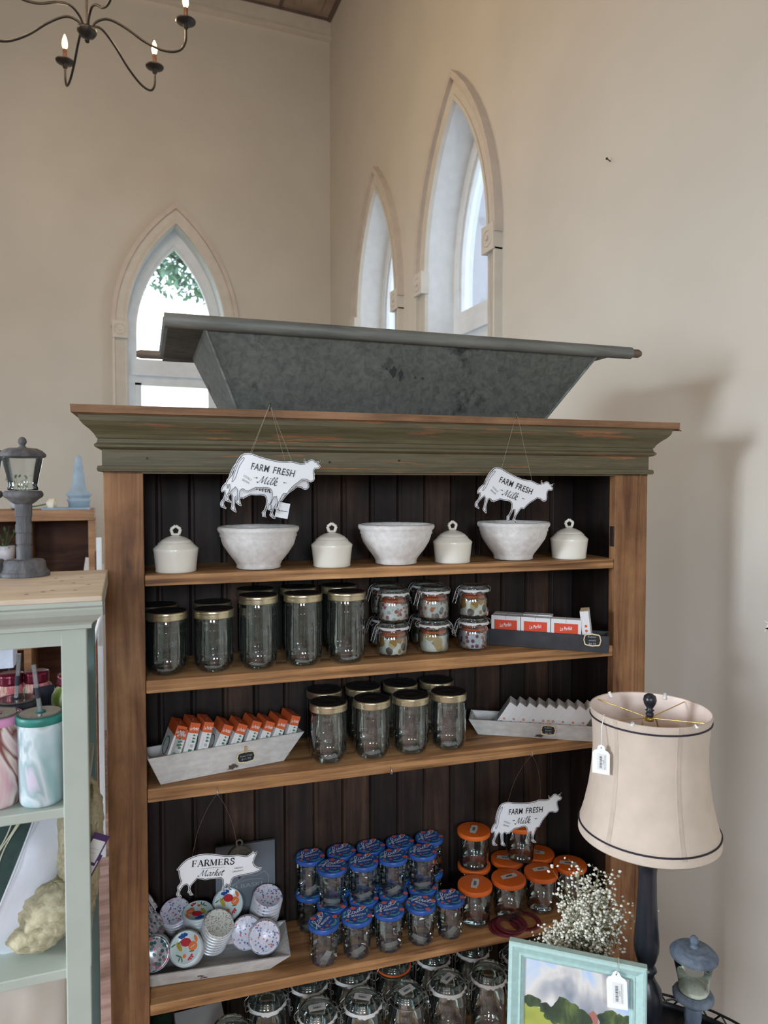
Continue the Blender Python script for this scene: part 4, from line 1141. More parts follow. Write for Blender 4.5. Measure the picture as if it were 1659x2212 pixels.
for i, (u, z, a) in enumerate(tops):
    a = R(a); X = (u-.122)/math.cos(R(11.4)); Z = z-S3
    x0 = X-.108*math.sin(a); z0 = max(Z-.108*math.cos(a), .0065+.0255*math.sin(a))
    x0 = max(x0, .007 if i == 0 else x0)
    l, e = lean(tl, x0, .0075, z0, a)
    sb0.put(l, e, 'orange-capped white box, %s of ten in the left tray' % (ORD[i] if i < 9 else 'rightmost'), 'seal boxes in the left white tray')
# white boxes of the right tray
def white_box():
    w, d, h = .024, .066, .095
    m = MB().box(0, w, 0, d, 0, h)
    F = lambda x, z: (x, -.0003, z)
    m.flat(disc2(w*.55, h-.052, .0035, .0035, 12), F, 1); m.flat(disc2(w*.55, h-.052, .0015, .0015, 8), lambda x, z: (x, -.0006, z), 0)
    m.flat(disc2(w*.40, h-.064, .0045, .0022, 8, .8), F, 1)
    m.add([(w*.3, d*.3, h+.0003), (w*.7, d*.3, h+.0003), (w*.7, d*.45, h+.0003), (w*.3, d*.45, h+.0003)], [(0, 1, 2, 3)], 2)
    m.add([(-.0003, .006, h-.07), (-.0003, d-.006, h-.07), (-.0003, d-.006, h-.006), (-.0003, .006, h-.006)], [(0, 1, 2, 3)], 2)
    return tag(m.build('rubber_seal_box', [M_card, M_ocard, M_gray], None, .0005, None, 1), cat='box')
wb0 = Proto(white_box())
for i in range(9):
    a = R(33); X = .082+.0285*i
    l, e = lean(trr, X-.095*math.sin(a)+.012, .0075, .0065+.024*math.sin(a)+.002, a)
    wb0.put(l, e, 'plain white box, %s of nine leaning in the right white tray' % ORD[i], 'white boxes in the right white tray')
# red fronted boxes in the black tray
def red_box():
    w, d, h = .0855, .034, .082
    m = MB().box(0, w, 0, d, 0, h)
    F = lambda x, z: (x, -.0003, z)
    m.flat(([(.009, .006), (w-.009, .006), (w-.009, h-.012), (.009, h-.012)], [[0, 1, 2, 3]]), F, 1)
    m.flat(fit('Le Parfait', w*.5, h-.026, .036, .011, R(8), shear=.35, offset=.01), lambda x, z: (x, -.0006, z), 2)
    m.add([(w*.49, -.0004, h-.010), (w*.51, -.0004, h-.010), (w*.51, d, h+.0003), (w*.49, d, h+.0003), (w*.51, -.0004, h+.0003), (w*.49, -.0004, h+.0003)], [(0, 1, 4, 5), (5, 4, 2, 3)], 3)
    return tag(m.build('seal_carton', [M_card, plain('red_card', (212, 70, 34), .45, 0, .02), M_wht, M_gray], None, .0005, None, 1), cat='box')
rb0 = Proto(red_box())
g = 'red and white cartons in the black tray'
for i in range(3):
    rb0.put(local(tb, .008+.0875*i, .0065, .0065), (0, 0, tb.rotation_euler.z), 'white carton with red panel, %s of the front three in the black tray' % ('left', 'middle', 'right')[i], g)
for i in range(2):
    rb0.put(local(tb, .009+.088*i, .0415, .0070+.002*i), (0, 0, tb.rotation_euler.z), 'white carton behind the %s front carton in the black tray' % ('left', 'middle')[i], g)
o = MB().box(0, .024, 0, .066, 0, .105)
o.add([(0, 0, .1053), (.024, 0, .1053), (.024, .066, .1053), (0, .066, .1053)], [(0, 1, 2, 3)], 1)
for z_ in (.062, .048): o.flat(disc2(.013, z_, .004, .004, 10), lambda x, z: (x, -.0003, z), 2)
o = o.build('rubber_seal_box', [M_card, M_cream, M_ocard], None, .0005)
l, e = lean(tb, .276, .009, .009, R(-7)); o.location = l; o.rotation_euler = e
tag(o, 'single narrow white box standing tilted at the right end of the black tray', 'box')

# patterned tin lids in the low tray
M_rim = plain('white_tin_rim', (206, 208, 212), .3, .2)
M_fruitbg = plain('pale_print_ground', (196, 214, 216), .25)
M_red = plain('strawberry_print', (190, 44, 58), .3); M_or = plain('orange_print', (226, 120, 60), .3); M_yel = plain('pear_print', (176, 160, 62), .3); M_blu = plain('berry_print', (28, 84, 160), .3); M_lf = plain('leaf_print', (70, 110, 70), .35)
M_leafl = spots('leaf_dot_print', (206, 208, 200), [(84, 100, 84), (110, 122, 108), (84, 100, 84), (170, 40, 50)], 260, .30, .3)
M_rose = spots('blue_rose_print', (206, 208, 222), [(96, 104, 150), (222, 222, 232), (120, 128, 170), (200, 110, 110), (222, 222, 232)], 150, .36, .25)
M_pink = spots('pink_teal_print', (196, 190, 196), [(200, 130, 150), (60, 110, 112), (222, 220, 222), (96, 130, 120)], 110, .5, .22, .3)
def tin_lid(name, face, fruit=False):
    Rl, h = .0425, .0112
    m = MB().lathe([(.039, 0), (Rl, 0), (Rl+.0008, .0018), (Rl, .0036), (Rl-.0022, .0046)], 36, 6 if fruit else 1).lathe([(Rl-.0022, .0046), (Rl-.0018, h-.0022), (Rl-.0034, h-.0004), (.037, h+.0003), (.036, h-.0006), (0, h-.0006)], 36, 0)
    mats = [face, M_rim]
    if fruit:
        mats = [M_fruitbg, M_red, M_or, M_yel, M_blu, M_lf, M_rim]
        F = lambda x, y: (x*.036, y*.036, h-.0002)
        G = lambda x, y: (x*.036, y*.036, h+.0001)
        m.flat(disc2(.12, .32, .38, .28, 18, -.4), F, 1)
        m.flat(disc2(.52, -.10, .32, .30, 16), F, 2); m.flat(disc2(.85, .30, .12, .26, 12), F, 2); m.flat(disc2(-.20, -.48, .13, .13, 12), F, 2)
        m.flat(disc2(-.38, .22, .15, .34, 14, .25), F, 3)
        for x, y in ((-.18, .80), (.0, .86), (.18, .84), (-.08, .70), (.1, .72), (.28, .76)): m.flat(disc2(x, y, .11, .10, 10), G, 4)
        for x, y in ((.1, -.72), (.22, -.66), (.32, -.74), (.18, -.82), (.3, -.60), (.02, -.80)): m.flat(disc2(x, y, .07, .07, 8), G, 1)
        for x, y, a in ((-.55, -.50, .8), (-.42, -.62, 1.4), (.35, -.38, -.3), (-.25, .48, .5), (-.75, .45, .2), (-.6, -.3, 2.4)): m.flat(disc2(x, y, .2, .045, 8, a), G, 5)
        m.flat(disc2(.52, -.10, .2, .03, 8, .2), G, 0)
    o = m.build(name, mats)
    if fruit: o.data.materials[0] = M_fruitbg
    return Proto(tag(o, cat='jar lid'))
LF, LL, LR, LP = tin_lid('tin_lid', None or M_fruitbg, True), tin_lid('tin_lid', M_leafl), tin_lid('tin_lid', M_rose), tin_lid('tin_lid', M_pink)
def stack(pr, u, v, z, tilt, az, n, spin, desc, grp):
    # tilt: angle of the face normal from vertical; az: its compass direction in the bookcase frame
    t, a = R(tilt), BR+R(az)
    nrm = Vector((math.sin(t)*math.cos(a), math.sin(t)*math.sin(a), math.cos(t)))
    q = nrm.to_track_quat('Z', 'Y').to_matrix()
    Q = (q @ Matrix.Rotation(R(spin), 3, 'Z')).to_euler()
    top = Vector(bw(u, v, z))
    for i in range(n):
        p = top-nrm*(.0118*(i+1))
        w = ['front', 'second', 'third', 'fourth', 'fifth', 'sixth', 'seventh'][i]
        pr.put(tuple(p), Q, '%s, %s lid of it' % (desc, w), grp)
stack(LF, .178, .070, .497, 52, -100, 5, 20, 'fruit-print tin lid in the front left stack', 'fruit-print lids, front stack')
stack(LL, .268, .115, .520, 32, -65, 7, 0, 'leaf-dot tin lid in the middle front stack', 'leaf-dot lids, middle stack')
stack(LR, .385, .082, .478, 62, -95, 4, 0, 'blue-flowered tin lid in the front right stack', 'blue-flowered lids, front right stack')
stack(LR, .338, .112, .482, 58, -110, 4, 30, 'blue-flowered tin lid in the low stack right of the leaf-dot lids', 'blue-flowered lids, low stack')
stack(LR, .408, .172, .540, 22, -70, 6, 0, 'blue-flowered tin lid in the back right stack', 'blue-flowered lids, back right stack')
stack(LF, .298, .188, .528, 50, -85, 4, 15, 'fruit-print tin lid in the back middle stack', 'fruit-print lids, back stack')
stack(LF, .214, .168, .534, 8, -90, 3, 190, 'fruit-print tin lid lying flat behind the front fruit stack', 'fruit-print lids, flat pile')
stack(LL, .214, .168, .498, 8, -90, 5, 0, 'leaf-dot tin lid under the flat fruit lids', 'leaf-dot lids under the flat pile')
stack(LR, .152, .192, .528, 30, -110, 5, 0, 'blue-flowered tin lid in the back left stack', 'blue-flowered lids, back left stack')
stack(LP, .088, .190, .588, 62, 20, 5, 0, 'pink and teal tin lid in the tall back left stack', 'pink and teal lids, tall stack')
stack(LP, .100, .150, .530, 50, -20, 5, 0, 'pink and teal tin lid in the middle left stack', 'pink and teal lids, middle left stack')
stack(LP, .098, .080, .490, 64, -95, 4, 0, 'pink and teal tin lid in the front left corner stack', 'pink and teal lids, front left stack')
# slate coloured board with an embossed shield, zinc cap with a loop
M_slate = plain('slate_card', (96, 104, 112), .55, 0, .03)
M_slatel = plain('pale_grey_line', (140, 148, 156), .5)
m = MB().box(0, .168, 0, .010, 0, .262)
F = lambda x, z: (x, -.0003, z)
S_ = [(.020, .105), (.022, .148), (.050, .150), (.085, .172), (.112, .166), (.138, .176), (.150, .160), (.148, .120), (.120, .07), (.084, .045), (.048, .07)]
m.flat(ribbon(S_, .0012, None, 1, True), F, 1)
m.flat(ribbon([(.030, .136), (.06, .152), (.095, .158), (.135, .153)], .0012), F, 1)
m.flat(fit('H BASKI', .088, .142, .085, .012), F, 1)
o = m.build('slate_grey_card', [M_slate, M_slatel]); o.location = bw(.266, .232, S4); o.rotation_euler = (R(-1.5), 0, BR); o.location = bw(.266, .215, S4)
tag(o, 'slate grey card with a pale shield emblem standing behind the pig sign', 'card')
r_ = empty('zinc_cap', bw(.327, .150, .668), (R(68), 0, BR), 'round zinc cap with a small loop, propped behind the head of the pig sign', 'cap')
MB().lathe([(.030, 0), (.036, .0), (.037, .004), (.034, .008), (.028, .008), (.027, .005), (.012, .005), (.010, .007), (0, .007)], 32).build('cap', M_zinc2, r_)
MB().tube([(.008*math.cos(2*PI*i/14), .041+.008*math.sin(2*PI*i/14), .004) for i in range(14)], .0028, 8, 0, None, True).build('loop', M_zinc2, r_)
MB().tube([(0, -.036, .0), (0, -.05, -.012), (0, -.052, -.06)], .002, 6).build('wire_stem', M_zinc2, r_)
# ------------------------------------------------------------------ painted open dresser on the left
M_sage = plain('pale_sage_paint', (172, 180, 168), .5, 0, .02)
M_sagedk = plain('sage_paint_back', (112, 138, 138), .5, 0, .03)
M_dtop = wood('scrubbed_top', (188, 168, 144), (212, 196, 172), (226, 214, 194), (3, 14, 14), .5, None, .1, .15)
M_knot = plain('dark_knot', (92, 74, 60), .8)
DX, DY, DR = -.047, 1.410, R(-1.0)
def dw(x, y, z): return (DX+x*math.cos(DR)-y*math.sin(DR), DY+x*math.sin(DR)+y*math.cos(DR), z)
dr = empty('open_dresser', (DX, DY, 0), (0, 0, DR), 'pale green painted open shelf dresser beside the bookcase on the left', 'dresser')
DW, DD = 1.15, .392
for x in (-.0425, -DW):
    MB().box(x, x+.0425, 0, .032, FZ, 1.46).box(x+.0425*(x > -.1)-.004*(x > -.1), x+.0425+.001*(x > -.1), .0, .033, .80, 1.44).build('front_post', M_sage, dr, .002)
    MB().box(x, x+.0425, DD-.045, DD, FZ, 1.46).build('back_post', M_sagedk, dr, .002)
MB().box(-DW+.04, -.040, .002, .02, 1.408, 1.46).build('apron', M_sage, dr, .001)
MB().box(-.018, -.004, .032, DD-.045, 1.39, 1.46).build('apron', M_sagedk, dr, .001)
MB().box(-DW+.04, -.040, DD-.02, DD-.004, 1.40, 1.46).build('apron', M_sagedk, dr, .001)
for z in (1.107, .803, .40, FZ+.12):
    MB().box(-DW+.004, -.004, .004, DD-.004, z-.019, z).build('shelf', M_sage, dr, .002)
pf = [(.004, 1.438), (.010, 1.440), (.010, 1.447), (.014, 1.452), (.022, 1.458), (.032, 1.468), (.036, 1.478), (.036, 1.482), (.040, 1.484), (.042, 1.486), (.042, 1.4935)]
def rg(p, z): q = min(p, .030); return [(-DW-q, DD, z), (-DW-q, -p, z), (q, -p, z), (q, DD-.01, z)]
m = MB()
for k in range(len(pf)-1):
    a, b_ = rg(*pf[k]), rg(*pf[k+1])
    for j in range(3): m.add([a[j], a[j+1], b_[j+1], b_[j]], [(0, 1, 2, 3)])
m.build('cornice_moulding', M_sage, dr)
m = MB().box(-DW-.030, .030, -.043, DD-.005, 1.4935, 1.503)
rk = random.Random(9)
for x, y in ((-.10, .02), (-.02, .05), (-.06, .06), (-.075, .045), (-.03, .16), (-.055, .2), (-.07, .25), (-.02, .25), (-.2, .03), (-.16, .30), (.0, .12), (-.3, .1), (-.35, .3)):
    m.flat(disc2(x, y, .0045, .0030, 8), lambda a, b_: (a, b_, 1.5033), 1)
m.build('top_board', [M_dtop, M_knot], dr, .002)

# glass and wood lanterns
M_lant = wood('grey_washed_wood', (70, 70, 72), (98, 98, 100), (126, 126, 126), (40, 40, 8), .75, None, .4, .3)
M_lantb = wood('blue_grey_washed_wood', (82, 92, 106), (104, 116, 130), (132, 142, 152), (40, 40, 8), .75, None, .4, .3)
M_lglass = glass('lantern_glass', (248, 252, 252), .75, 1.3, .012, (190, 205, 205))
M_sand = plain('pale_sand', (222, 218, 196), .9, 0, .05, 200, .3)
def lantern(mat, sand):
    r_ = empty('glass_lantern', cat='lantern')
    MB().lathe([(0, 0), (.053, 0), (.054, .002), (.0535, .008), (.049, .012), (.048, .015), (.0465, .017), (.0455, .021), (.0445, .032), (.040, .037), (.019, .039), (.0185, .041)], 40, 0, None, False).build('base', mat, r_)
    MB().lathe([(.0172, .040), (.0172, .066), (.0155, .069), (.0155, .071), (.0175, .075), (.0175, .092), (.0165, .095), (.0160, .098), (.0178, .101), (.0178, .117), (.0165, .121), (.0165, .136), (.0178, .137), (.0182, .156), (.0182, .165)], 24, 0, None, False).build('column', mat, r_)
    MB().lathe([(.0182, .165), (.026, .170), (.030, .174), (.033, .177), (.038, .180), (.042, .184), (.0425, .189), (.040, .194), (.037, .196), (.0, .196)], 36).build('glass_holder', mat, r_)
    MB().lathe([(.030, .197), (.0325, .199), (.0325, .203), (.030, .208), (.032, .220), (.035, .235), (.039, .252), (.0425, .268), (.043, .273)], 40).build('glass_chimney', M_lglass, r_)
    if sand: MB().lathe([(.029, .198), (.0315, .204), (.0285, .2075), (0, .208)], 32).build('sand_fill', M_sand, r_)
    l = MB().lathe([(0, .272), (.044, .272), (.0490, .2745), (.0495, .280), (.046, .284), (.040, .289), (.030, .2935), (.012, .295), (0, .295)], 40, 0, None, False).build('lid', mat, r_)
    MB().lathe([(.009, .294), (.0085, .297), (.0055, .299), (.0065, .302), (.0090, .306), (.0092, .310), (.0080, .315), (.004, .319), (0, .320)], 20).build('finial', mat, l)
    return r_
la = lantern(M_lant, False); la.scale = (.95, .95, .95); la.location = (-.180, 1.735, 1.5035); la.rotation_euler = (0, 0, 0)
tag(la, 'grey wooden pedestal lantern with glass chimney standing on the green dresser', None, 'pedestal lanterns on the dresser')
clone(la, (-.262, 1.755, 1.5035), (0, 0, 1), 'second grey pedestal lantern on the dresser, cut off by the left frame edge', 'pedestal lanterns on the dresser')
lb_ = lantern(M_lantb, True); lb_.location = (1.168, 1.165, .4055)
tag(lb_, 'blue-grey pedestal lantern filled with pale sand, behind the lamp at the lower right', None)

# tumblers and bottles on the dresser shelf
M_tA = marble('teal_marbling', [(.30, (120, 160, 160)), (.42, (176, 196, 200)), (.47, (205, 214, 216)), (.52, (150, 176, 178)), (.56, (200, 192, 206)), (.60, (176, 120, 100)), (.62, (206, 190, 200)), (.75, (160, 190, 188))], 7, 1.6)
M_tB = marble('pink_marbling', [(.30, (196, 120, 150)), (.42, (222, 214, 206)), (.46, (120, 50, 50)), (.50, (220, 210, 196)), (.58, (210, 130, 160)), (.66, (226, 160, 150)), (.75, (60, 40, 50))], 7, 1.8)
M_tC = marble('grey_marbling', [(.3, (100, 104, 110)), (.6, (150, 150, 156))], 7, 1.5)
M_floral = marble('floral_wrap', [(.30, (60, 100, 90)), (.42, (200, 200, 180)), (.50, (200, 90, 110)), (.56, (206, 190, 170)), (.64, (180, 90, 60)), (.72, (70, 90, 60))], 18, 1.2)
M_floral2 = marble('green_leaf_wrap', [(.30, (40, 60, 36)), (.45, (110, 130, 50)), (.55, (196, 196, 180)), (.65, (80, 100, 50))], 16, 1.0)
M_tl = [plain('teal_silicone', (38, 120, 108), .45), plain('pink_silicone', (204, 140, 180), .45), plain('navy_silicone', (28, 34, 48), .45)]
M_smoke = glass('smoky_lid_plastic', (190, 180, 172), .6, 1.5, .35, (170, 160, 150))
M_straw = glass('clear_straw', (225, 230, 232), .6, 2.5, .25, (190, 196, 200))
M_mar = plain('maroon_screw_cap', (104, 20, 46), .25, .4)
M_dk = plain('dark_swing_tag', (34, 36, 50), .6)
def tumbler(body, lidm, x, y, H, label, straw=True, tilt=6):
    r_ = empty('tumbler', (x, y, 1.1075), (0, 0, random.uniform(0, 6)), label, 'tumbler', 'marbled tumblers on the dresser shelf')
    MB().lathe([(0, 0), (.034, .0), (.0375, .004), (.039, .010), (.0405, H-.018), (.0405, H-.012)], 40).build('body', body, r_)
    l = MB().lathe([(.0405, H-.016), (.043, H-.015), (.0435, H-.001), (.042, H), (.038, H+.0005), (.037, H-.004)], 40).build('lid_rim', lidm, r_)
    MB().lathe([(.0375, H-.002), (.036, H+.002), (.034, H+.002), (.0, H+.0015)], 40).build('clear_lid', M_smoke, l)
    MB().lathe([(.0, H+.0022), (.0085, H+.0022), (.009, H+.003), (.0085, H+.0036), (0, H+.0032)], 20).build('straw_grommet', lidm, l)
    if straw:
        s = MB().tube([(0, 0, H-.01), (math.sin(R(tilt))*.1, .0, H+.092)], .0042, 12).build('straw', M_straw, r_)
        MB().lathe([(.0047, .0), (.0047, .020)], 12, 0, Matrix.Translation((math.sin(R(tilt))*.035, 0, H+.028)) @ Matrix.Rotation(R(tilt), 4, 'Y')).build('straw_label', M_dk, s)
    return r_
tumbler(M_tA, M_tl[0], -.129, 1.462, .168, 'teal-lidded marbled tumbler, nearest the right post on the dresser shelf')
tumbler(M_tB, M_tl[1], -.205, 1.480, .168, 'pink-lidded marbled tumbler at the left end of the dresser shelf', False)
tumbler(M_tC, M_tl[2], -.186, 1.600, .160, 'dark-lidded tumbler behind the pink one on the dresser shelf', True, 4)
def bottle(x, y, body, label, swing):
    r_ = empty('water_bottle', (x, y, 1.1075), (0, 0, .4), label, 'bottle', 'maroon-capped bottles on the dresser shelf')
    MB().lathe([(0, 0), (.032, 0), (.036, .004), (.037, .14), (.036, .150), (.029, .163), (.0225, .170), (.0225, .176)], 36).build('body', body, r_)
    MB().lathe([(.0235, .170), (.0245, .171), (.0250, .176), (.0243, .181), (.0250, .186), (.0245, .192), (.022, .194), (0, .194)], 30).build('screw_cap', M_mar, r_)
    if swing: MB().box(-.020, .022, -.041, -.040, .105, .168, 0).build('swing_tag', M_dk, r_)
    return r_
bottle(-.156, 1.690, M_floral, 'maroon-capped floral bottle, hindmost, with a dark swing tag on the dresser shelf', True)
bottle(-.206, 1.690, M_floral, 'maroon-capped floral bottle behind the straw of the dark-lidded tumbler', False)
bottle(-.088, 1.640, M_floral2, 'maroon-capped green leaf bottle half hidden by the right post of the dresser', False)
# cushions and knitted throw
M_cwhite = plain('white_cotton', (222, 226, 236), .9, 0, .01, 40, .1)
M_cgreen = plain('dark_green_cotton', (58, 78, 74), .9, 0, .05, 60, .1)
M_cline = plain('cream_stitching', (214, 214, 190), .8)
M_cbeige = marble('feather_print_linen', [(.30, (190, 176, 160)), (.50, (206, 196, 184)), (.64, (200, 186, 170)), (.70, (150, 96, 54)), (.76, (120, 70, 50))], 5, .8, .9)
M_knit = wood('cream_knit_wool', (150, 142, 114), (182, 173, 142), (206, 198, 168), (60, 60, 60), .95, None, 1.0, .2)
def cushion(name, loc, rot, sx, sy, th, mat, label, mats=None, split=None):
    m = MB(); n = 24
    for s in (1, -1):
        V = []
        for i in range(n+1):
            for j in range(n+1):
                u, v = -1+2*i/n, -1+2*j/n
                k = max(0, (1-abs(u)**2.2)*(1-abs(v)**2.2))**.6
                w = mnoise.noise(Vector((u*2.2, v*2.2, 3.1*s)))*.02+mnoise.noise(Vector((u*6, v*3, 1.1*s)))*.008
                px_ = u*sx/2*(1-.06*(1-abs(v)**2)*0-.05*abs(v)**2*0); py_ = v*sy/2
                V.append((px_*(1-.04*(1-v*v)), py_*(1-.04*(1-u*u)), s*(th/2*k+w*k)))
        for i in range(n):
            for j in range(n):
                f = (i*(n+1)+j, (i+1)*(n+1)+j, (i+1)*(n+1)+j+1, i*(n+1)+j+1)
                mi = 1 if (split and split(-1+2*(i+.5)/n, -1+2*(j+.5)/n)) else 0
                m.add([V[q] for q in f], [(0, 1, 2, 3) if s > 0 else (3, 2, 1, 0)], mi, True)
    o = m.build(name, mats or mat)
    md = o.modifiers.new('weld', 'WELD'); md.merge_threshold = .0005
    o.location = loc; o.rotation_euler = rot
    return tag(o, label, 'cushion')
nv_ = Vector((.12, -.95, .28)).normalized(); rv_ = Vector((.99, .12, 0)).normalized(); uv_ = nv_.cross(rv_)
ax = rv_*math.cos(R(24))-uv_*math.sin(R(24)); ay = nv_.cross(ax)
cu = cushion('cushion', (-.262, 1.565, .955), Matrix((ax, ay, nv_)).transposed().to_euler(), .34, .29, .19, None, 'white cushion with dark green stitched half leaning on the middle dresser shelf', [M_cwhite, M_cgreen], lambda u, v: u < .42)
def cz(x, y): return .095*(max(0, (1-abs(x/.17)**2.2)*(1-abs(y/.145)**2.2))**.6)+.008
for k in range(3):
    P = [(.046-.012*k+.010*math.sin(t*.7+k), -.125+.025*t) for t in range(11)]
    MB().tube(smooth2([(x, y, cz(x, y)) for x, y in P], 3), .0013, 6).build('stitched_line', M_cline, cu)
MB().tube(smooth2([(.068, -.13+.026*t, cz(.068, -.13+.026*t)) for t in range(11)], 3), .0018, 6).build('piping', M_cwhite, cu)
cushion('cushion', (-.265, 1.575, .60), (R(76), 0, R(6)), .36, .33, .12, M_cbeige, 'beige cushion with brown feather print on the lowest dresser shelf')
m = MB()
for (ex, ey, ez, ax_, ay_, az_) in ((-.052, 1.575, 1.000, .026, .075, .088), (-.058, 1.565, .915, .024, .065, .075), (-.064, 1.560, .850, .022, .055, .040), (-.118, 1.515, .868, .060, .060, .050), (-.145, 1.500, .835, .050, .045, .028), (-.085, 1.590, .96, .03, .08, .10)):
    V = []; nu, nv = 44, 30
    for i in range(nv+1):
        for j in range(nu):
            th_, ph = PI*i/nv, 2*PI*j/nu
            d = Vector((math.sin(th_)*math.cos(ph), math.sin(th_)*math.sin(ph), math.cos(th_)))
            k = abs(math.sin(9*d.z*1.6+2.4*math.sin(ph*3)))*.10+mnoise.noise(d*4+Vector((ez*9, 0, 0)))*.16
            V.append((ex+ax_*d.x*(1+k), ey+ay_*d.y*(1+k), ez+az_*d.z*(1+k*.6)))
    m.add(V, [(i*nu+j, i*nu+(j+1) % nu, (i+1)*nu+(j+1) % nu, (i+1)*nu+j) for i in range(nv) for j in range(nu)], 0, True)
o = m.build('knitted_throw', M_knit)
tag(o, 'cream chunky knitted throw spilling out of the side of the green dresser', 'blanket')
M_purple = plain('purple_tag_card', (66, 32, 88), .6)
tg = MB().box(-.016, .016, -.0005, .0005, -.03, .03, 0)
tg.add([(-.013, -.0008, -.024), (.013, -.0008, -.024), (.013, -.0008, .018), (-.013, -.0008, .018)], [(0, 1, 2, 3)], 1)
tg.add([(-.009, -.0011, z) for z in (0,)]+[(.009, -.0011, 0), (.009, -.0011, .001), (-.009, -.0011, .001)], [(0, 1, 2, 3)], 2)
tg.add([(-.009, -.0011, -.008), (.006, -.0011, -.008), (.006, -.0011, -.007), (-.009, -.0011, -.007)], [(0, 1, 2, 3)], 2)
tg = tg.build('paper_tag', [M_purple, M_paper, M_gray], o); tg.location = (-.040, 1.488, .985); tg.rotation_euler = (0, R(30), R(10))
tg2 = tg.copy(); C.objects.link(tg2); tg2.location = (-.054, 1.486, .950)

# ------------------------------------------------------------------ side table, lamp, vase, picture
M_btab = plain('black_table_metal', (24, 26, 30), .4, .3)
tbx, tby, tz = 1.03, 1.10, .405
t_ = empty('side_table', (tbx, tby, 0), label='round black metal side table with a pierced rim in front of the bookcase', cat='table')
MB().lathe([(0, tz-.012), (.350, tz-.012), (.356, tz-.008), (.356, tz-.002), (.350, tz), (0, tz)], 64).build('tabletop', M_btab, t_)
m = MB().lathe([(.350, tz-.001), (.354, tz), (.354, tz+.012), (.350, tz+.012), (.350, tz-.001)], 64)
m.tube([(.352*math.cos(2*PI*i/64), .352*math.sin(2*PI*i/64), tz+.030) for i in range(64)], .003, 6, 0, None, True)
for i in range(48):
    a = 2*PI*i/48
    for q in (0, 1):
        m.tube([(.352*math.cos(a+k*.022*(1 if q else -1)), .352*math.sin(a+k*.022*(1 if q else -1)), tz+.0+.010*k) for k in range(4)], .0022, 5)
m.build('pierced_rim', M_btab, t_)
for k in range(3):
    a = R(90+120*k)
    MB().tube(smooth2([(.30*math.cos(a), .30*math.sin(a), tz-.012), (.25*math.cos(a), .25*math.sin(a), .3), (.20*math.cos(a), .20*math.sin(a), .0), (.28*math.cos(a), .28*math.sin(a), FZ)], 5), .009, 10).build('leg', M_btab, t_)
# lamp
M_lblk = plain('black_turned_wood', (30, 32, 38), .32, 0, .1)
M_shade = plain('cream_faux_suede', (194, 178, 162), .85, 0, .03, 22)
M_seam = plain('shade_seam', (184, 168, 152), .85)
M_shin = plain('shade_lining', (226, 208, 196), .8)
M_trimk = plain('black_braid', (28, 22, 34), .7)
M_brass = plain('brass', (196, 168, 96), .25, .9)
LX, LY = 1.104, 1.238
lp = empty('table_lamp', (LX, LY, tz), label='black turned table lamp with a cream bell shade at the right front', cat='lamp')
B0 = tz
MB().lathe([(0, 0), (.060, 0), (.062, .004), (.062, .012), (.052, .018), (.044, .026), (.030, .038)], 36).build('base', M_lblk, lp)
MB().lathe([(.026, .036), (.020, .05), (.024, .08), (.033, .115), (.036, .145), (.033, .172), (.022, .190), (.017, .201), (.018, .209), (.023, .215), (.020, .221), (.0165, .227), (.022, .240), (.027, .260), (.0275, .280), (.024, .325), (.0205, .38), (.0195, .435), (.0215, .455), (.0265, .464), (.0265, .478), (.022, .490), (.0, .491)], 32).build('stem', M_lblk, lp)
ZT, ZB = 1.208-B0, .930-B0
sp = [(.1505, ZB), (.1500, ZB+.014), (.1440, ZB+.030), (.1370, ZB+.055), (.1285, ZB+.095), (.1225, ZB+.14), (.1200, ZB+.18), (.1205, ZB+.215), (.1235, ZB+.25), (.1262, ZT-.010), (.1280, ZT)]
sh = MB().lathe(sp, 64, 0).lathe([(r-.0025, z) for r, z in sp], 64, 1)
sh.lathe([(.1255, ZT), (.1267, ZT+.002), (.1280, ZT)], 64, 0).lathe([(.148, ZB), (.1492, ZB-.002), (.1505, ZB)], 64, 0)
sh = sh.build('lamp_shade', [M_shade, M_shin], lp)
def rimr(z):
    for (r0, z0), (r1, z1) in zip(sp, sp[1:]):
        if z0 <= z <= z1: return r0+(r1-r0)*(z-z0)/(z1-z0)
    return sp[-1][0]
for z in (ZT-.016, ZB+.020):
    r0 = rimr(z)+.001
    MB().tube([(r0*math.cos(2*PI*i/64), r0*math.sin(2*PI*i/64), z) for i in range(64)], .0020, 8, 0, None, True).build('braid_trim', M_trimk, sh)
for k in range(6):
    a = R(-104+60*k)
    q_ = MB()
    for e_ in (-.03, .03): q_.tube([((r-.0002)*math.cos(a+e_), (r-.0002)*math.sin(a+e_), z) for r, z in sp[1:]], .0010, 6)
    q_.add([((r+.0006)*math.cos(a+e_), (r+.0006)*math.sin(a+e_), z) for r, z in sp[1:] for e_ in (-.03, .03)], [(2*i, 2*i+1, 2*i+3, 2*i+2) for i in range(len(sp)-2)])
    q_.build('panel_seam', M_seam, sh)
    b2 = MB().tube([(.120*math.cos(a+.3), .120*math.sin(a+.3), ZT-.008), (.1275*math.cos(a+.3), .1275*math.sin(a+.3), ZT+.003), (.1290*math.cos(a+.3), .1290*math.sin(a+.3), ZT-.002)], .004, 8)
    if k in (0, 2, 3, 5): b2.build('rim_clip', M_wht, sh)
hb = MB()
for k in range(4):
    a = R(25+90*k+(0 if k % 2 else -14))
    hb.tube([(0, 0, ZT-.020), (.1235*math.cos(a), .1235*math.sin(a), ZT-.004)], .0012, 6)
hb.build('shade_spider', M_brass, sh)
hb = MB()
for s in (-1, 1): hb.tube(smooth2([(0, 0, ZT-.022), (s*.02, 0, ZT-.03), (s*.035, 0, ZT-.12), (s*.02, 0, ZT-.22), (s*.01, 0, .495)], 5), .0018, 6)
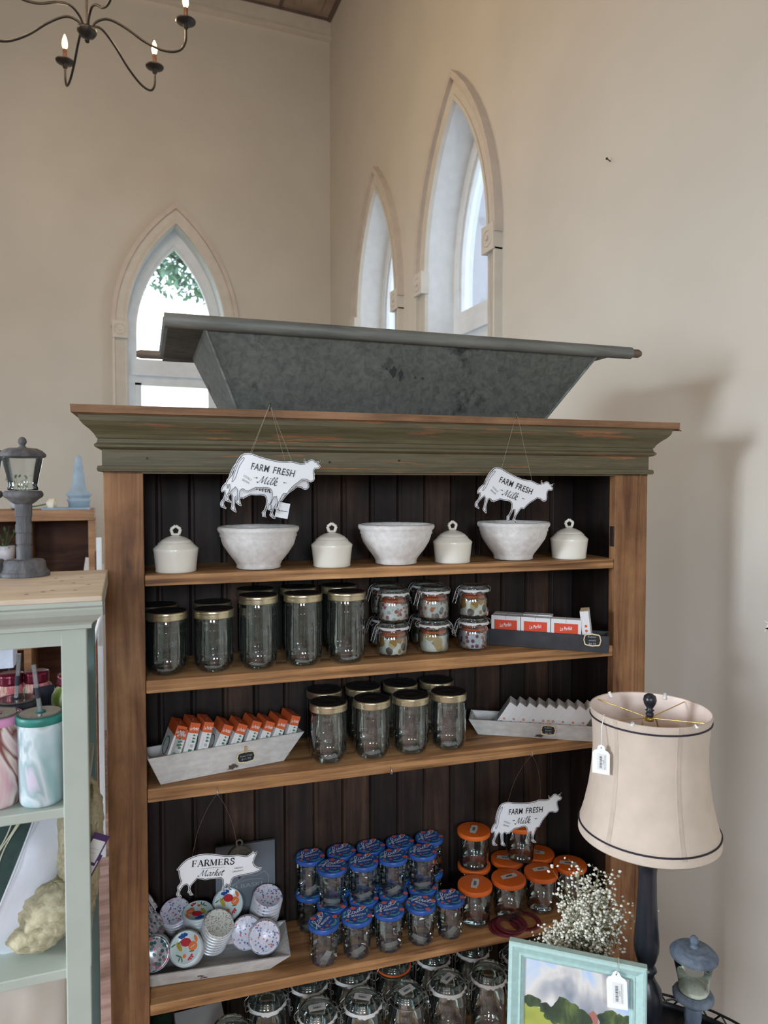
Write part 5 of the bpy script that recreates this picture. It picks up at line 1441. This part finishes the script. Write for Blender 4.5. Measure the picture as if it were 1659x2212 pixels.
hb.lathe([(.0, ZT-.026), (.009, ZT-.026), (.009, ZT-.018), (.0, ZT-.018)], 12)
hb.build('harp', M_brass, lp)
MB().lathe([(.007, ZT-.018), (.009, ZT-.010), (.006, ZT-.006), (.010, ZT-.002), (.006, ZT+.001), (.0125, ZT+.012), (.0145, ZT+.020), (.0125, ZT+.029), (.006, ZT+.034), (0, ZT+.035)], 24).build('finial', M_lblk, lp)
MB().lathe([(0, .491), (.013, .491), (.013, .53), (.0, .531)], 16).build('socket', M_brass, lp)
def price_tag(w, h, lines):
    P = [(-w/2, -h), (w/2, -h), (w/2, -.018), (w/2-.004, -.0125), (w/2-.010, -.010), (.008, -.007), (.006, -.002), (0, .001), (-.006, -.002), (-.008, -.007), (-w/2+.010, -.010), (-w/2+.004, -.0125), (-w/2, -.018)]
    m = MB().prism(P, 'y', 0, .0006, 0)
    m.add([(x, -.0003, z) for x, z in ((-w*.22, -h*.86), (w*.32, -h*.86), (w*.32, -h*.30), (-w*.22, -h*.30))], [(0, 1, 2, 3)], 2)
    z = -h*.80; rs = random.Random(8)
    while z < -h*.38:
        t = rs.choice((.0006, .0010, .0016)); m.add([(x, -.0006, zz) for x, zz in ((-w*.08, z), (w*.06, z), (w*.06, z+t), (-w*.08, z+t))], [(0, 1, 2, 3)], 1); z += t+.0009
    for (t, xx, ww) in lines: m.flat(fit(t, 0, 0, ww, .0022, R(-90)), lambda a, b_, xx=xx: (xx+a, -.0006, -h*.58+b_), 1)
    m.flat(disc2(0, -.006, .0014, .0014, 8), lambda a, b_: (a, -.0004, b_), 1)
    return m
tp = price_tag(.036, .062, [('Table lamp with cream shade', .0085, .030), ('$49.95', .0048, .009)]).build('price_tag', [M_wht, M_black, M_paper], lp)
a = R(-179)
tx, ty = (.1290)*math.cos(a), (.1290)*math.sin(a)
tp.location = (tx-.010, ty-.010, ZT-.058); tp.rotation_euler = (0, 0, R(-48))
MB().tube([(tx*.965, ty*.965, ZT+.003), (tx-.006, ty-.006, ZT-.02), (tx-.010, ty-.010, ZT-.063)], .0009, 6).build('tag_string', M_wht, lp)
MB().tube(smooth2([(.05, .03, .012), (.10, .06, .06), (.15, .08, .05), (.19, .10, .02), (.23, .16, .006)], 6), .0025, 8).build('power_cord', M_lblk, lp)
# vase with baby's breath
M_vase = plain('dark_vase', (34, 36, 42), .5)
M_stemg = plain('dry_green_stem', (120, 122, 84), .8, 0, .15)
M_bud = plain('white_blossom', (226, 224, 208), .8, 0, .04, 60)
vs_ = empty('flower_vase', (1.022, 1.330, tz+.0005), label='dark vase of white baby\'s breath between the picture frame and the lamp', cat='vase')
MB().lathe([(0, 0), (.036, 0), (.038, .004), (.044, .08), (.050, .150), (.052, .152), (.050, .154), (.042, .08), (.036, .01), (0, .008)], 32).build('vase', M_vase, vs_)
rf = random.Random(21); sm = MB(); bm_ = MB()
OCT = [(1, 0, 0), (-1, 0, 0), (0, 1, 0), (0, -1, 0), (0, 0, 1), (0, 0, -1)]
OF = [(0, 2, 4), (2, 1, 4), (1, 3, 4), (3, 0, 4), (2, 0, 5), (1, 2, 5), (3, 1, 5), (0, 3, 5)]
for k in range(96):
    a = rf.uniform(0, 2*PI); rr = math.sqrt(rf.random())
    top = Vector((.095*rr*math.cos(a)-.008, .062*rr*math.sin(a), .20+.235*(1-rr*.45)*rf.uniform(.35, 1.03)))
    if rf.random() < .25: top = Vector((-.085-.03*rf.random(), rf.uniform(-.04, .04), rf.uniform(.20, .27)))
    b0 = Vector((.02*rf.uniform(-1, 1), .02*rf.uniform(-1, 1), .10))
    mid = b0.lerp(top, .5)+Vector((rf.uniform(-.01, .01), rf.uniform(-.01, .01), .02))
    sm.tube(smooth2([b0, mid, top], 4), .0008, 4)
    for q in range(9):
        t = rf.uniform(.55, 1.0)
        s0 = mid.lerp(top, (t-.5)*2 if t > .5 else 0)
        e = s0+Vector((rf.gauss(0, .018), rf.gauss(0, .018), rf.uniform(.0, .035)))
        sm.tube([s0, (s0+e)/2+Vector((0, 0, -.002)), e], .0004, 3)
        for w in range(rf.choice((2, 3, 3, 4))):
            p = e+Vector((rf.gauss(0, .007), rf.gauss(0, .007), rf.gauss(0, .006))); s_ = rf.uniform(.0028, .0052)
            R3 = Matrix.Rotation(rf.uniform(0, 6), 3, Vector((rf.random(), rf.random(), 1)).normalized())
            bm_.add([p+(R3 @ Vector(c))*s_*(1 if i < 4 else .75) for i, c in enumerate(OCT)], OF, 0, True)
sm.build('flower_stems', M_stemg, vs_)
tag(bm_.build('blossoms', M_bud, vs_), kind='stuff')
# framed landscape
M_frame = chipped('duck_egg_frame_paint', (158, 186, 180), (172, 200, 194), (96, 110, 100), (84, 96, 88), (30, 30, 30), .74, .45)
FWd, FHt = .280, .315
fa = math.atan2(1.123-1.302, 1.0095-.794)
fr_ = empty('picture_frame', (.775, 1.285, tz+.0005), (0, 0, fa), 'duck-egg green framed landscape painting with a white price tag, bottom right', 'picture')
fr_.rotation_euler = (Matrix.Rotation(fa, 3, 'Z') @ Matrix.Rotation(R(-7), 3, 'X')).to_euler()
prf = [(0, .0), (0, -.018), (.003, -.021), (.008, -.0215), (.016, -.017), (.022, -.0135), (.0235, -.0155), (.026, -.0155), (.0275, -.012), (.031, -.0105), (.034, -.007), (.034, .0)]
m = MB()
for k in range(len(prf)-1):
    def ringf(d, y): return [(d, y, d), (FWd-d, y, d), (FWd-d, y, FHt-d), (d, y, FHt-d)]
    a, b_ = ringf(*prf[k]), ringf(*prf[k+1])
    for j in range(4): m.add([a[j], a[(j+1) % 4], b_[(j+1) % 4], b_[j]], [(0, 1, 2, 3)])
m.build('frame', M_frame, fr_)
# the painting: clouds, hill, trees, a small red-brick house
M_sky = marble('painted_sky', [(.30, (126, 132, 140)), (.42, (168, 166, 168)), (.50, (206, 200, 192)), (.56, (176, 190, 208)), (.64, (146, 178, 218)), (.74, (190, 196, 204))], 13, .4, .6)
M_field = marble('painted_field', [(.3, (96, 104, 48)), (.5, (156, 160, 70)), (.7, (120, 122, 60))], 14, .5, .6)
M_pt1 = marble('painted_tree', [(.3, (36, 46, 34)), (.5, (58, 72, 44)), (.7, (96, 112, 56))], 40, .4, .6)
M_brick = plain('painted_brick', (150, 96, 84), .6)
m = MB().box(.030, FWd-.030, -.006, -.002, .030, FHt-.030, 0)
F = lambda y: (lambda x, z: (x, y, z))
m.flat(([(.033, .034), (FWd-.033, .034), (FWd-.033, .180), (.200, .176), (.12, .178), (.033, .190)], [[0, 1, 2, 3, 4, 5]]), F(-.0062), 1)
m.flat(([(.165, .178), (.185, .176), (.185, .196), (.176, .204), (.166, .196)], [[0, 1, 2, 3, 4]]), F(-.0064), 3)
rt = random.Random(6)
for cx, cz, rx, rz in ((.120, .190, .028, .026), (.148, .180, .026, .022), (.210, .190, .026, .022), (.238, .184, .026, .026), (.050, .196, .020, .012), (.078, .188, .013, .011), (.22, .172, .02, .02), (.095, .176, .02, .014), (.14, .165, .03, .016)):
    pts = []
    for i in range(22):
        a = 2*PI*i/22; k = 1+.12*math.sin(5*a+cx*90)+.10*rt.uniform(-1, 1)
        pts.append((min(max(cx+rx*k*math.cos(a), .034), FWd-.034), cz+rz*k*math.sin(a)))
    m.flat((pts, [list(range(22))]), F(-.0066-.0001*rt.random()), 2)
m.build('painting', [M_sky, M_field, M_pt1, M_brick], fr_)
pt = price_tag(.040, .072, [('Framed Countryside Print', .0095, .036), ('$39.95', .0055, .010)]).build('price_tag', [M_wht, M_black, M_paper], fr_)
pt.location = (.220, -.025, FHt-.014); pt.rotation_euler = (0, R(-3), 0)
MB().tube([(.224, -.0, FHt+.002), (.224, -.022, FHt+.001), (.221, -.0255, FHt-.018)], .0008, 6).build('tag_string', M_cline, fr_)

# ------------------------------------------------------------------ far background on the left
M_cub = wood('cubby_wood', (120, 88, 62), (158, 122, 90), (186, 152, 116), (2, 14, 14), .6, None, .2, .3)
M_cubin = wood('cubby_wood_dark', (70, 46, 36), (92, 62, 48), (120, 86, 64), (2, 14, 14), .7, None, .2, .4)
CX1, CY = -.10, 4.70
cb = empty('cubby_shelf', (CX1, CY, 0), label='low wooden cubby shelf far behind against the back wall', cat='shelf')
CWd = 1.5
MB().box(-CWd, 0, 0, .40, 1.49, 1.555).build('top_board', M_cub, cb, .004)
for x in (-.035, -.40, -.80, -1.16, -CWd): MB().box(x, x+.04, .004, .40, FZ, 1.49).build('upright', M_cub, cb, .002)
MB().box(-CWd, 0, .385, .40, FZ, 1.49).build('back_panel', M_cubin, cb)
for z in (.25, .75, 1.24):
    MB().box(-CWd+.02, -.40, .01, .385, z-.03, z).build('shelf', M_cub, cb, .002)
MB().box(-.38, -.035, .01, .385, .98, 1.01).build('shelf', M_cub, cb, .002)
M_fin = plain('weathered_blue_finial', (150, 172, 188), .7, 0, .08, 12)
tag(MB().lathe([(0, 0), (.062, 0), (.062, .03), (.068, .035), (.070, .05), (.058, .055), (.066, .065), (.074, .075), (.072, .085), (.050, .105), (.040, .14), (.034, .19), (.030, .22), (.026, .235), (.030, .245), (.026, .26), (.022, .28), (.020, .30), (.017, .315), (.008, .325), (0, .326)], 28).build('finial_ornament', M_fin), 'weathered blue turned finial standing on the far cubby shelf', 'ornament').location = (-.19, 4.85, 1.5555)
tag(MB().box(-.17, .10, -.10, .10, 0, .012).build('slate_slab', M_fin), 'thin blue-grey slab lying on the far cubby shelf beside the finial', 'slab').location = (-.225, 4.84, 1.5556)
bpy.data.objects['finial_ornament'].location = (-.19, 4.85, 1.568)
M_petal = plain('cream_petals', (226, 220, 200), .7); M_gl = plain('green_leaves', (84, 120, 72), .6, 0, .2)
rs_ = empty('rose', (-.345, 4.80, 1.5556), (0, 0, 0), 'white rose lying on the far cubby shelf', 'flower')
m = MB()
for k in range(5):
    m.lathe([(.004, -.03), (.018+.003*k, -.015), (.024+.003*k, .005), (.022+.004*k, .03-.004*k)], 14, 0, Matrix.Translation((0, 0, .036)) @ Matrix.Rotation(R(100), 4, 'Y') @ Matrix.Rotation(k*.7, 4, 'Z'))
m.build('bloom', M_petal, rs_)
m = MB().tube(smooth2([(-.02, 0, .036), (-.10, .01, .02), (-.22, .0, .008)], 5), .004, 6)
m.build('stem', M_gl, rs_)
m = MB()
for x, a in ((-.07, .6), (-.12, -.5), (-.17, .9)): m.flat(disc2(x, .02*a, .035, .014, 10, a), lambda p, q: (p, q, .022))
m.build('leaves', M_gl, rs_)
# pot plants
M_pot = plain('white_pot', (206, 210, 216), .4); M_terra = plain('dark_saucer', (80, 50, 40), .6)
def plant(x, y, z, label, hh, rad=.055):
    r_ = empty('potted_plant', (x, y, z), label=label, cat='plant')
    MB().lathe([(0, .012), (rad*.9, .012), (rad, .10), (rad-.004, .10), (rad-.006, .09), (0, .085)], 24).build('pot', M_pot, r_)
    MB().lathe([(0, 0), (rad*.8, 0), (rad*.9, .012), (0, .012)], 24).build('saucer', M_terra, r_)
    m = MB(); rp = random.Random(int(abs(x)*100))
    for k in range(40):
        a = rp.uniform(0, 6.28); r0 = rp.uniform(.2, 1)*rad*1.3; zz = .09+hh*rp.random()
        c = Vector((r0*math.cos(a), r0*math.sin(a), zz)); d = Vector((rp.gauss(0, 1), rp.gauss(0, 1), rp.gauss(0, .6))).normalized(); e = d.cross(Vector((0, 0, 1))).normalized()
        m.add([c-d*.018, c+e*.009, c+d*.018, c-e*.009], [(0, 1, 2, 3)])
        if k % 4 == 0: m.tube([(0, 0, .08), tuple(c*.6+Vector((0, 0, .03))), tuple(c)], .0015, 4)
    m.build('foliage', M_gl, r_)
plant(-.60, 4.80, 1.2405, 'white pot with a trailing plant in the left compartment of the far cubby', .14)
plant(-.52, 4.82, 1.5556, 'potted green plant on top of the far cubby behind the lanterns', .12)
for i, (x, z, w, h, lb) in enumerate(((-.37, 1.0105, .07, .09, 'small white card standing at the left in the right cubby compartment'), (-.28, 1.0105, .08, .06, 'small pale card in the middle of the right cubby compartment'), (-.19, 1.0105, .06, .20, 'tall pale packet leaning in the right cubby compartment'), (-.115, 1.0105, .05, .16, 'narrow white packet at the right end of the cubby compartment'))):
    z = 1.0105
    o = MB().box(0, w, 0, .012, 0, h+.05).build('display_card', M_paper, None, .001); o.location = (x, 4.76, z); o.rotation_euler = (R(-8), R([0, 0, 8, 10][i]), 0); tag(o, lb, 'card', 'cards in the far cubby')
# white display stand with a grey clip beside the cubby, merchandise table behind the dresser
st = empty('display_easel', (-.045, 4.15, 0), label='white folding easel far behind in the gap beside the bookcase', cat='easel')
MB().box(-.035, -.008, 0, .03, FZ, 1.42).build('upright', M_whitesash, st, .002)
MB().box(-.045, -.028, .05, .07, FZ, 1.34).build('brace', M_cubin, st, .002)
MB().tube([(-.010, -.01, 1.02), (-.060, -.03, .84)], .011, 10).build('arm', M_whitesash, st)
MB().box(-.030, .004, -.02, .034, 1.0, 1.06).build('clip', plain('grey_clip', (120, 116, 124), .5), st, .003)
mt = empty('display_table', (-.75, 3.2, 0), label='low wooden display table with wrapped goods behind the dresser', cat='table')
MB().box(-.6, .32, -.3, .3, .97, 1.0).build('tabletop', M_cubin, mt, .003)
for sx in (-.56, .27):
    for sy in (-.26, .26): MB().box(sx, sx+.05, sy, sy+.05, FZ, .97).build('leg', M_cubin, mt, .002)
gm = [plain('pink_wrap', (200, 150, 170), .5), plain('white_wrap', (206, 216, 232), .5, 0, .05, 20), plain('blue_black_wrap', (34, 38, 58), .5), plain('gold_wrap', (170, 140, 90), .5), plain('brown_wrap', (126, 80, 60), .5), plain('lilac_wrap', (150, 120, 180), .5)]
for i, (x, y, w, h, k, lb) in enumerate(((-.44, 3.10, .16, .17, 1, 'white wrapped parcel seen through the top opening of the dresser, right'), (-.62, 3.15, .14, .08, 4, 'brown wrapped parcel seen through the dresser opening'), (-.64, 3.32, .10, .13, 2, 'dark blue wrapped parcel behind the brown one'), (-.52, 3.34, .08, .12, 3, 'gold wrapped parcel behind the dresser'), (-.80, 3.12, .12, .14, 5, 'lilac wrapped parcel at the left behind the dresser'), (-.78, 3.30, .13, .15, 0, 'pink wrapped parcel behind the lilac one'))):
    m = MB().box(-w/2, w/2, -.06, .06, 0, h).box(-w/2-.001, w/2+.001, -.008, .008, -.0, h+.002).tube([(0, 0, h), (.02, 0, h+.015), (.035, 0, h+.004)], .004, 6)
    o = m.build('wrapped_parcel', gm[k], None, .004); o.location = (x, y, 1.0005); tag(o, lb, 'parcel', 'wrapped parcels on the display table')
